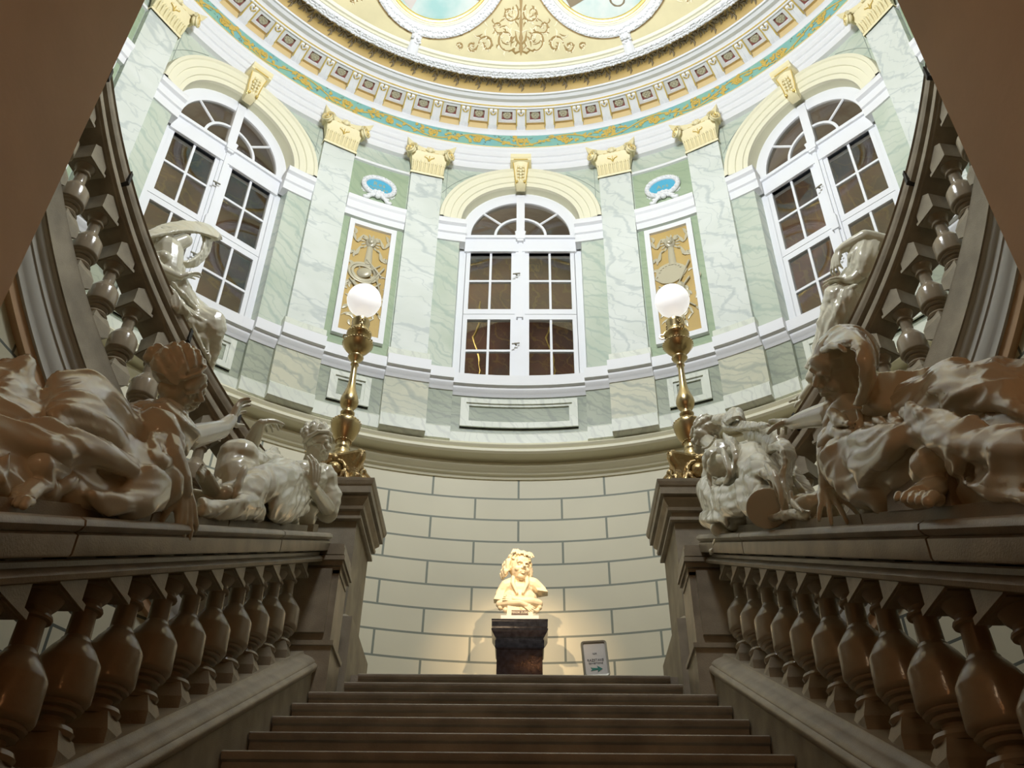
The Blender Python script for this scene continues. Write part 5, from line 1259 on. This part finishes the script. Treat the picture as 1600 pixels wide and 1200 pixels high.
    remesh(c, 'drapery', 'porcelain', t, .008, 5, ((-.15, 1, .35), 9, .017, [(X(1326, 722, 1.03), .06), (fa, .12)]))
    pb = MB(); y0 = 2.05; pb.hexa([(1.06, 1.95, nose(1.95)+.913), (1.3, 1.95, nose(1.95)+.913), (1.3, 2.3, nose(2.3)+.913), (1.06, 2.3, nose(2.3)+.913), (1.08, 1.95, nose(1.95)+1.02), (1.3, 1.95, nose(1.95)+1.02), (1.3, 2.3, nose(2.3)+1.02), (1.08, 2.3, nose(2.3)+1.02)])
    part(pb, 'plinth', 'stone_rough', t)
stat_near_right()

# ============ seated statue looking down, grey side
def stat_seat_left():
    X = atX
    t = thing('statue', 'seated cream statue looking down, one knee raised and one hand lifted', 'statue', (-1.2, 4.0, nose(4.0)+.915))
    hc = X(497, 690, -1.17); fw = (X(521, 712, -1.02)-hc).normalized(); upv = X(490, 650, -1.18)-hc
    b = MB(); head(b, hc, fw, upv, .98); limb(b, [X(486, 738, -1.22), X(487, 720, -1.20), hc-V((0, 0, .05))], [.07, .052, .048])
    limb(b, [X(430, 740, -1.42), X(388, 702, -1.36), X(402, 672, -1.30), X(408, 661, -1.27)], [.06, .046, .034, .022])
    hand(b, X(408, 661, -1.27), X(432, 658, -1.24)-X(408, 661, -1.27), (.2, .1, -1), 1.0, .7, thumb=-1)
    limb(b, [X(508, 748, -1.13), X(512, 795, -1.07), X(494, 770, -1.03), X(489, 760, -1.01)], [.06, .048, .036, .026])
    hand(b, X(489, 760, -1.01), X(493, 735, -1.0)-X(489, 760, -1.01), (-.6, .4, .1), 1.0, .5, thumb=1)
    fa = X(352, 772, -1.10); foot(b, fa, X(347, 742, -1.08)-fa, V((1, -.6, .1)), 1.0); limb(b, [X(372, 792, -1.18), fa], [.05, .038]); limb(b, [X(486, 738, -1.22), X(466, 785, -1.2), X(420, 790, -1.2), X(372, 792, -1.18)], [.06, .06, .05, .045]); limb(b, [X(480, 745, -1.22), X(430, 740, -1.42)], [.05, .05]); limb(b, [X(486, 738, -1.22), X(508, 748, -1.13)], [.05, .055])
    remesh(b, 'body', 'porcelain', t, .0044, 2)
    h = MB(); T = hair(h, hc, fw, upv, .98, 22, False); h.tube([T(-.085, .0, .02), T(-.06, .055, .06), T(0, .075, .085), T(.06, .055, .06), T(.085, 0, .02)], .013, 8)
    remesh(h, 'hair', 'porcelain', t, .0042, 1)
    c = MB()
    c.ell(X(476, 752, -1.2), .125, .12, .12); c.ell(X(466, 780, -1.2), .13, .13, .12); c.ell(X(455, 800, -1.2), .14, .14, .10); c.ell(X(500, 748, -1.13), .085); c.ell(X(452, 745, -1.3), .09)
    limb(c, [X(503, 745, -1.12), X(513, 775, -1.08), X(512, 800, -1.07)], [.082, .078, .062])
    limb(c, [X(448, 785, -1.25), X(410, 745, -1.28), X(374, 712, -1.28)], [.11, .10, .085]); limb(c, [X(374, 715, -1.28), X(366, 745, -1.26), X(362, 790, -1.24)], [.09, .085, .06]); c.ell(X(373, 715, -1.27), .098, .09, .10)
    limb(c, [X(445, 745, -1.10), X(415, 755, -1.08), X(380, 770, -1.08), X(358, 775, -1.10)], [.09, .085, .07, .055])
    cloth(c, [[X(388, 718, -1.25), X(400, 715, -1.3), X(430, 700, -1.32), X(436, 718, -1.28)], [X(400, 735, -1.18), X(412, 740, -1.2), X(432, 735, -1.22), X(450, 728, -1.22)]], .013)
    cloth(c, [[X(470, 735, -1.05), X(440, 760, -1.02), X(425, 790, -1.02), X(420, 808, -1.04)], [X(480, 780, -1.03), X(455, 790, -1.01), X(440, 805, -1.02), X(430, 812, -1.05)], [X(478, 800, -1.06), X(462, 808, -1.04), X(450, 812, -1.05), X(440, 816, -1.08)]], .014, .004)
    cloth(c, [[X(400, 770, -1.05), X(380, 775, -1.03), X(362, 785, -1.03), X(310, 785, -1.08)], [X(410, 795, -1.03), X(385, 790, -1.02), X(365, 798, -1.03), X(315, 795, -1.06)], [X(405, 812, -1.05), X(380, 808, -1.05), X(355, 808, -1.05), X(305, 802, -1.08)]], .014, .006)
    cloth(c, [[X(340, 745, -1.3), X(330, 770, -1.28), X(312, 792, -1.25)], [X(355, 770, -1.2), X(345, 790, -1.18), X(320, 800, -1.15)]], .012)
    for p in (((465, 738), (455, 760), (452, 800)), ((480, 735), (478, 765), (470, 800)), ((450, 745), (420, 765), (385, 785)), ((440, 735), (405, 748), (370, 768)), ((425, 740), (430, 770), (420, 800)), ((495, 735), (490, 760), (480, 790)), ((384, 728), (374, 750), (366, 780)), ((400, 775), (390, 795), (375, 810)), ((360, 785), (350, 800), (330, 806))):
        ridge(c, [X(x, y, -1.06) for x, y in p], .017, .012)
    for y in (3.25, 3.45, 3.65, 3.85, 4.05, 4.2): c.ell((-1.19, y, nose(y)+.955), .11, .13, .055)
    remesh(c, 'drapery', 'porcelain', t, .0075, 4, ((.2, .6, .8), 11, .012, [(X(373, 715, -1.2), .10)]))
stat_seat_left()

# ============ seated statue with a knotted headscarf, brown side
def stat_seat_right():
    X = atX
    t = thing('statue', 'seated cream statue with a knotted headscarf, one bare foot hanging over the rail', 'statue', (1.2, 4.0, nose(4.0)+.915))
    hc = X(1101, 680, 1.16); fw = (X(1076, 702, 1.03)-hc).normalized(); upv = X(1110, 640, 1.18)-hc
    b = MB(); head(b, hc, fw, upv, .98); limb(b, [X(1128, 712, 1.2), X(1118, 700, 1.18), hc-V((0, 0, .04))], [.07, .052, .048])
    fa = X(1120, 826, 1.0); limb(b, [X(1150, 812, 1.10), fa], [.05, .034]); foot(b, fa, X(1085, 853, .955)-fa, V((-.6, -.6, .5)), 1.0)
    limb(b, [X(1128, 712, 1.2), X(1132, 765, 1.2), X(1150, 800, 1.16), X(1150, 812, 1.10)], [.06, .06, .05, .05]); limb(b, [X(1132, 765, 1.2), X(1175, 735, 1.18), X(1195, 745, 1.14)], [.06, .06, .07]); limb(b, [X(1128, 712, 1.2), X(1172, 700, 1.3)], [.05, .045])
    limb(b, [X(1172, 700, 1.3), X(1185, 712, 1.3), X(1192, 716, 1.28)], [.05, .04, .03]); 
    limb(b, [X(1195, 745, 1.14), X(1200, 790, 1.02)], [.070, .058]); b.tube([X(1197, 784, 1.03), X(1199, 795, 1.0)], [.070, .082], 20)
    for i in range(15):
        q = i/14; b.ell(X(1098+20*q, 700-18*q+6*sin(PI*q), 1.05), .009, n=6, m=4)
    remesh(b, 'body', 'porcelain', t, .0044, 2)
    h = MB(); T = hair(h, hc, fw, upv, .98, 20, False)
    for s_ in (-1, 1):
        for k in range(3): h.tube([T(s_*.08, 0, .03-.02*k), T(s_*.095, -.03, -.01-.02*k), T(s_*.085, -.06, -.05-.02*k)], .012, 6)
    remesh(h, 'hair', 'porcelain', t, .0042, 1)
    s = MB()
    s.tube([X(1118, 656, 1.18), X(1132, 655, 1.2), X(1142, 660, 1.22)], [.03, .035, .03], 10)
    cloth(s, [[X(1128, 658, 1.2), X(1140, 642, 1.2), X(1155, 640, 1.22), X(1163, 655, 1.24)], [X(1135, 662, 1.15), X(1145, 655, 1.15), X(1155, 652, 1.17), X(1162, 660, 1.2)]], .011)
    cloth(s, [[X(1128, 662, 1.18), X(1150, 658, 1.2), X(1180, 660, 1.16), X(1203, 661, 1.12)], [X(1130, 670, 1.15), X(1152, 672, 1.17), X(1180, 670, 1.14), X(1202, 666, 1.11)]], .012)
    cloth(s, [[X(1160, 672, 1.2), X(1192, 668, 1.2), X(1222, 668, 1.22), X(1226, 684, 1.22)], [X(1170, 690, 1.2), X(1195, 688, 1.17), X(1212, 690, 1.17), X(1222, 692, 1.2)], [X(1185, 710, 1.22), X(1200, 712, 1.17), X(1205, 705, 1.17), X(1215, 700, 1.2)]], .012)
    cloth(s, [[X(1205, 692, 1.2), X(1228, 690, 1.2), X(1241, 710, 1.2), X(1234, 740, 1.18), X(1238, 780, 1.16)], [X(1202, 700, 1.13), X(1218, 702, 1.12), X(1226, 722, 1.12), X(1222, 750, 1.10), X(1228, 790, 1.08)]], .013)
    cloth(s, [[X(1242, 730, 1.28), X(1262, 755, 1.27), X(1277, 780, 1.25), X(1281, 808, 1.2)], [X(1236, 745, 1.2), X(1254, 770, 1.2), X(1268, 795, 1.18), X(1272, 812, 1.15)]], .013)
    cloth(s, [[X(1130, 680, 1.1), X(1148, 690, 1.1), X(1158, 720, 1.1), X(1148, 750, 1.1), X(1120, 760, 1.08)], [X(1135, 690, 1.04), X(1145, 700, 1.04), X(1150, 725, 1.04), X(1140, 745, 1.04), X(1116, 752, 1.04)]], .014)
    remesh(s, 'scarf', 'porcelain', t, .006, 3, ((.3, 1, -.4), 12, .006, []))
    c = MB()
    c.ell(X(1130, 715, 1.2), .11, .11, .11); c.ell(X(1128, 740, 1.2), .12, .12, .12); c.ell(X(1132, 765, 1.2), .13, .13, .12); c.ell(X(1118, 720, 1.12), .08); c.ell(X(1124, 728, 1.08), .066)
    limb(c, [X(1150, 790, 1.2), X(1180, 740, 1.22), X(1188, 722, 1.2)], [.14, .12, .10]); limb(c, [X(1178, 722, 1.16), X(1192, 750, 1.12), X(1203, 775, 1.08)], [.105, .098, .09])
    limb(c, [X(1200, 740, 1.25), X(1215, 770, 1.24), X(1225, 795, 1.22)], [.11, .11, .11]); limb(c, [X(1112, 765, 1.12), X(1130, 790, 1.1), X(1160, 800, 1.1)], [.085, .10, .10]); limb(c, [X(1108, 810, 1.06), X(1125, 808, 1.06), X(1160, 808, 1.10)], [.05, .07, .07])
    cloth(c, [[X(1165, 722, 1.08), X(1180, 712, 1.08), X(1205, 722, 1.1), X(1222, 760, 1.1), X(1228, 790, 1.08)], [X(1168, 740, 1.03), X(1182, 732, 1.03), X(1200, 745, 1.04), X(1212, 770, 1.05), X(1218, 800, 1.05)]], .013, .004)
    cloth(c, [[X(1115, 760, 1.03), X(1135, 762, 1.02), X(1160, 752, 1.03), X(1180, 775, 1.03)], [X(1118, 785, 1.0), X(1140, 790, .99), X(1160, 785, 1.0), X(1178, 790, 1.0)], [X(1125, 802, 1.02), X(1145, 806, 1.01), X(1165, 802, 1.01), X(1180, 805, 1.02)]], .014, .005)
    cloth(c, [[X(1105, 800, 1.03), X(1118, 797, 1.01), X(1135, 808, 1.0), X(1140, 818, 1.02)], [X(1098, 815, 1.0), X(1110, 815, .98), X(1125, 815, .99), X(1136, 822, 1.0)]], .011)
    cloth(c, [[X(1180, 800, 1.02), X(1200, 808, 1.01), X(1230, 800, 1.03), X(1268, 802, 1.06)], [X(1178, 812, 1.02), X(1200, 812, 1.02), X(1230, 810, 1.04), X(1262, 808, 1.08)]], .013, .005)
    for p in (((1118, 705), (1108, 735), (1112, 770)), ((1128, 700), (1140, 740), (1128, 760)), ((1175, 730), (1178, 765), (1168, 800)), ((1168, 735), (1160, 770), (1150, 798)), ((1208, 735), (1220, 770), (1222, 800)), ((1196, 725), (1210, 750), (1216, 780)), ((1120, 770), (1145, 782), (1170, 775)), ((1235, 765), (1240, 785), (1255, 800)), ((1170, 745), (1190, 738), (1208, 752))):
        ridge(c, [X(x, y, 1.03) for x, y in p], .017, .012)
    for y in (3.25, 3.45, 3.65, 3.85, 4.05, 4.2): c.ell((1.19, y, nose(y)+.955), .11, .13, .055)
    remesh(c, 'drapery', 'porcelain', t, .0075, 4, ((-.2, .5, .8), 11, .012, [(X(1200, 792, 1.0), .11)]))
stat_seat_right()

# ============ statue with a billowing veil on the curved rail, grey side
def stat_up_left():
    rc = 2.42
    def X(x, y, dr=0): return atR(x, y, rc+dr)
    t = thing('statue', 'pale statue with a billowing veil over its head, leaning out over the curved grey rail', 'statue', X(265, 470, .1))
    b = MB(); hc = X(248, 377, .08); nk = X(252, 390, .08)
    fw = (X(268, 388, -.1)-hc); head(b, hc, fw, V((0, 0, 1)), .95); limb(b, [X(258, 402, .06), nk, hc], [.065, .05, .045])
    limb(b, [X(262, 388, .04), X(288, 376, .0)], [.06, .048]); b.ell(X(290, 376, 0), .045)       # shoulder and stump of upper arm
    limb(b, [X(258, 402, .06), X(236, 408, .0)], [.05, .046]); limb(b, [X(262, 395, .03), X(262, 425, .0)], [.10, .085]); b.ell(X(255, 402, -.03), .045); b.ell(X(268, 405, -.03), .045)
    limb(b, [X(236, 408, .0), X(250, 420, -.03), X(281, 433, -.06)], [.046, .038, .024]); hand(b, X(281, 433, -.06), X(308, 427, -.08)-X(281, 433, -.06), (0, 0, -1), 1.0, .25, thumb=1, spread=.2)
    remesh(b, 'body', 'porcelain', t, .006, 3)
    s = MB()
    cloth(s, [[X(228, 364, .05), X(255, 352, .05), X(290, 346, .02), X(325, 352, .0), X(343, 366, 0)], [X(232, 372, .0), X(258, 366, -.02), X(290, 362, -.04), X(318, 366, -.04), X(340, 374, -.03)]], .011)
    cloth(s, [[X(308, 356, .0), X(318, 372, .0), X(312, 395, .0), X(292, 408, .0), X(272, 402, .02)], [X(322, 362, .06), X(330, 378, .06), X(322, 402, .06), X(300, 418, .05), X(275, 412, .05)]], .010)
    cloth(s, [[X(318, 368, .02), X(334, 362, .02), X(344, 368, .02)], [X(320, 378, .03), X(336, 375, .03), X(346, 374, .03)]], .009, .01)
    remesh(s, 'veil', 'porcelain', t, .0055, 2, ((.8, .4, 0), 14, .004, []))
    c = MB()
    limb(c, [X(262, 425, .05), X(262, 455, .08), X(285, 480, .08), X(310, 505, .05)], [.11, .13, .12, .11]); limb(c, [X(300, 500, .05), X(330, 505, -.05), X(334, 520, -.06)], [.11, .09, .075]); limb(c, [X(334, 515, -.05), X(330, 550, .0), X(328, 575, .05)], [.08, .05, .03])
    limb(c, [X(270, 470, .1), X(300, 520, .12), X(322, 555, .12)], [.12, .10, .06])
    cloth(c, [[X(258, 440, -.03), X(280, 470, -.06), X(310, 495, -.08), X(345, 512, -.10)], [X(262, 465, .0), X(285, 500, -.02), X(312, 525, -.04), X(338, 535, -.06)], [X(275, 500, .06), X(300, 530, .06), X(318, 560, .05), X(332, 585, .04)]], .013, .006)
    cloth(c, [[X(263, 452, -.06), X(268, 480, -.08), X(290, 500, -.06)], [X(275, 455, -.1), X(290, 480, -.12), X(302, 492, -.1)]], .012)
    for p in (((262, 445), (290, 480), (325, 505)), ((268, 440), (300, 475), (345, 515)), ((270, 465), (300, 510), (322, 555)), ((290, 490), (318, 520), (328, 565)), ((255, 445), (272, 490), (305, 535))): ridge(c, [X(x, y, -.05) for x, y in p], .020, .012)
    remesh(c, 'drapery', 'porcelain', t, .0075, 4, ((.7, -.1, -.7), 11, .012, []))
stat_up_left()

# ============ stooping statue on the curved rail, brown side
def stat_up_right():
    rc = 2.42
    def X(x, y, dr=0): return atR(x, y, rc+dr)
    t = thing('statue', 'pale stooping statue with a raised bent elbow and drooping hand on the curved brown rail', 'statue', X(1330, 470, .1))
    b = MB()
    limb(b, [X(1378, 378, .1), X(1352, 370, .0), X(1322, 385, -.05), X(1310, 393, -.07)], [.055, .047, .035, .024]); hand(b, X(1310, 393, -.07), X(1305, 412, -.08)-X(1310, 393, -.07), (.6, .3, 0), 1.0, .5, thumb=-1, spread=.2)
    limb(b, [X(1350, 400, .05), X(1345, 430, .05)], [.10, .085]); b.ell(X(1336, 402, -.02), .05); hc = X(1378, 395, .16); head(b, hc, V((.2, -.3, -1)), V((.4, .5, 0)), .95, True); limb(b, [X(1362, 395, .1), hc], [.06, .05])
    limb(b, [X(1352, 420, .0), X(1335, 436, -.05), X(1322, 438, -.07)], [.045, .035, .022]); hand(b, X(1322, 438, -.07), X(1312, 440, -.08)-X(1322, 438, -.07), (0, -.2, -1), .9, .3, thumb=1)
    limb(b, [X(1350, 400, .05), X(1352, 420, .0)], [.06, .05]); limb(b, [X(1350, 400, .05), X(1378, 378, .1)], [.06, .055]); limb(b, [X(1345, 430, .05), X(1330, 470, .08), X(1308, 515, .05), X(1285, 560, .0)], [.07, .06, .05, .045])
    fa = X(1266, 590, -.04); limb(b, [X(1285, 560, .0), fa], [.045, .032]); foot(b, fa, X(1248, 606, -.06)-fa, V((-.5, -.3, .6)), .95)
    fa = X(1270, 602, .0); limb(b, [X(1285, 560, .0), fa], [.045, .03]); foot(b, fa, X(1240, 610, -.03)-fa, V((-.5, -.3, .6)), .8)
    remesh(b, 'body', 'porcelain', t, .006, 3)
    h = MB(); hair(h, hc, V((.2, -.3, -1)), V((.4, .5, 0)), .97, 18, True); remesh(h, 'hair', 'porcelain', t, .006, 1)
    c = MB()
    cloth(c, [[X(1330, 375, .0), X(1330, 400, -.03), X(1332, 425, -.03)], [X(1350, 372, .0), X(1350, 400, -.06), X(1346, 432, -.03)], [X(1378, 378, .06), X(1368, 405, .0), X(1355, 435, .0)]], .014, .004)
    c.ell(X(1352, 402, .06), .10, .10, .12); c.ell(X(1345, 432, .05), .10, .10, .08)
    limb(c, [X(1342, 440, .08), X(1330, 462, .06), X(1312, 470, -.04)], [.12, .125, .11]); limb(c, [X(1312, 468, -.04), X(1302, 505, -.02), X(1290, 535, .0), X(1282, 562, .02)], [.10, .085, .07, .055]); limb(c, [X(1335, 475, .1), X(1318, 520, .1), X(1300, 560, .08)], [.12, .10, .07])
    cloth(c, [[X(1300, 448, -.08), X(1292, 475, -.1), X(1284, 505, -.08), X(1278, 540, -.05), X(1258, 575, -.04)], [X(1320, 450, -.1), X(1312, 480, -.12), X(1300, 510, -.1), X(1290, 545, -.06), X(1275, 585, -.04)], [X(1345, 458, -.02), X(1335, 490, -.03), X(1318, 520, -.02), X(1305, 550, .0), X(1290, 580, .0)]], .013, .006)
    for p in (((1300, 455), (1292, 490), (1284, 530)), ((1310, 458), (1300, 500), (1288, 545)), ((1325, 470), (1310, 510), (1296, 555)), ((1340, 445), (1318, 452), (1300, 460)), ((1290, 500), (1280, 540), (1262, 572))): ridge(c, [X(x, y, -.08) for x, y in p], .020, .012)
    c.tube([X(1300, 452, -.08), X(1290, 470, -.1), X(1298, 480, -.1)], [.02, .03, .02], 8); c.tube([X(1292, 490, -.08), X(1282, 505, -.09), X(1288, 518, -.08)], [.02, .028, .02], 8)
    remesh(c, 'drapery', 'porcelain', t, .0075, 4, ((-.4, 0, -.9), 11, .012, []))
stat_up_right()

# ============ marble bust
def bust():
    k = 1.06; z0 = H0+1.003
    t = thing('bust', 'warmly lit cream bust of a long haired man with folded arms, on the black pedestal', 'bust', (bx_, by_, z0))
    c0 = Vector((bx_-.008, by_-.03, z0+.460)); fw = V((.42, -1, -.12)); upv = V((.03, 0, 1))
    b = MB(); T = head(b, c0, fw, upv, k)
    limb(b, [(bx_, by_, z0+.33), (bx_-.004, by_-.005, z0+.41), c0-V((0, 0, .03))], [.060, .050, .050])
    # chest and shoulders
    b.ell((bx_, by_, z0+.29), .105, .07, .085); limb(b, [(bx_-.15, by_+.01, z0+.26), (bx_-.10, by_, z0+.32), (bx_, by_, z0+.35), (bx_+.10, by_, z0+.335), (bx_+.165, by_+.01, z0+.29)], [.040, .055, .06, .055, .040])
    b.ell((bx_, by_-.01, z0+.22), .13, .065, .08)
    b.hexa([(bx_+.13, by_-.04, z0+.27), (bx_+.215, by_-.03, z0+.262), (bx_+.215, by_+.04, z0+.262), (bx_+.13, by_+.05, z0+.25), (bx_+.10, by_-.04, z0+.34), (bx_+.165, by_-.03, z0+.335), (bx_+.165, by_+.04, z0+.335), (bx_+.10, by_+.05, z0+.34)])
    b.hexa([(bx_-.20, by_-.03, z0+.20), (bx_-.13, by_-.04, z0+.19), (bx_-.13, by_+.05, z0+.19), (bx_-.20, by_+.04, z0+.20), (bx_-.165, by_-.03, z0+.29), (bx_-.10, by_-.04, z0+.32), (bx_-.10, by_+.05, z0+.32), (bx_-.165, by_+.04, z0+.29)])
    # folded arms and drapery bundle
    limb(b, [(bx_-.15, by_-.035, z0+.155), (bx_-.08, by_-.065, z0+.15), (bx_, by_-.085, z0+.145), (bx_+.045, by_-.085, z0+.125)], [.032, .036, .030, .022])
    limb(b, [(bx_+.14, by_-.035, z0+.16), (bx_+.08, by_-.07, z0+.16), (bx_+.02, by_-.085, z0+.155), (bx_-.045, by_-.09, z0+.17)], [.034, .036, .030, .022])
    hand(b, (bx_+.03, by_-.088, z0+.13), (1, -.1, -.7), (0, 1, 0), .62, .3, thumb=1); hand(b, (bx_-.03, by_-.092, z0+.168), (-1, -.1, .2), (0, 1, 0), .62, .3, thumb=1)
    for i in range(16):
        q = i/15; x = -.145+.29*q; b.ell((bx_+x, by_-.04-.03*sin(PI*q), z0+.125+.03*sin(i*2.1)), .022)
    for s_ in (-1, 1):
        b.tube([(bx_+s_*.05, by_-.045, z0+.385), (bx_+s_*.055, by_-.075, z0+.31), (bx_+s_*.02, by_-.085, z0+.22)], [.016, .018, .010], 8)
    b.tube([(bx_-.045, by_-.045, z0+.40), (bx_, by_-.066, z0+.375), (bx_+.045, by_-.045, z0+.40)], [.014, .016, .014], 8)
    b.ell((bx_, by_-.01, z0+.10), .10, .05, .06)
    remesh(b, 'figure', 'bust', t, .0034, 2)
    h = MB(); rn = random.Random(4); TT = hair(h, c0, fw, upv, k*1.0, 18, False, rn)
    for s_ in (-1, 1):
        for i in range(20):
            th = rn.uniform(-.4, 1); pts = []
            x0, y0 = s_*(.076+rn.uniform(0, .014)), -.065+.085*rn.random()
            for q in range(6): pts.append(TT(x0+s_*.016*q/5+.009*sin(q*2.2+i), y0-.022*q/5, .05-.125*q/5+.008*cos(q*1.7+i)))
            h.tube(pts, [.008*k, .012*k, .013*k, .013*k, .011*k, .006*k], 6)
    for i in range(10):
        x = -.07+.14*i/9; h.tube([TT(x*.5, -.02, .125), TT(x, .045, .112+.004*sin(i*2)), TT(x*1.3, .078-.35*abs(x), .078+.008*cos(i*2.4))], [.010*k, .012*k, .006*k], 6)
    remesh(h, 'hair', 'bust', t, .0034, 1)
    m = MB(); m.hexa([(bx_-.098, by_-.09, z0+.034), (bx_+.098, by_-.09, z0+.034), (bx_+.098, by_+.06, z0+.034), (bx_-.098, by_+.06, z0+.034), (bx_-.092, by_-.085, z0+.125), (bx_+.092, by_-.085, z0+.125), (bx_+.092, by_+.055, z0+.125), (bx_-.092, by_+.055, z0+.125)])
    part(m, 'bust_socle', 'bust', t, smooth=0)
    m = MB(); m.box(bx_-.14, bx_+.14, by_-.108, by_+.09, z0, z0+.034); part(m, 'marble_slab', 'white', t, smooth=0)
    m = MB(); m.box(bx_-.062, bx_+.062, by_-.096, by_-.084, z0+.044, z0+.080); pq = part(m, 'name_plaque', 'plaque', t, smooth=0)
    text_mesh('lettering', 'MIROK ZUSKI', .021, 'letter', t, Matrix(((1, 0, 0, bx_), (0, 0, -1, by_-.0965), (0, 1, 0, z0+.062), (0, 0, 0, 1))))
bust()
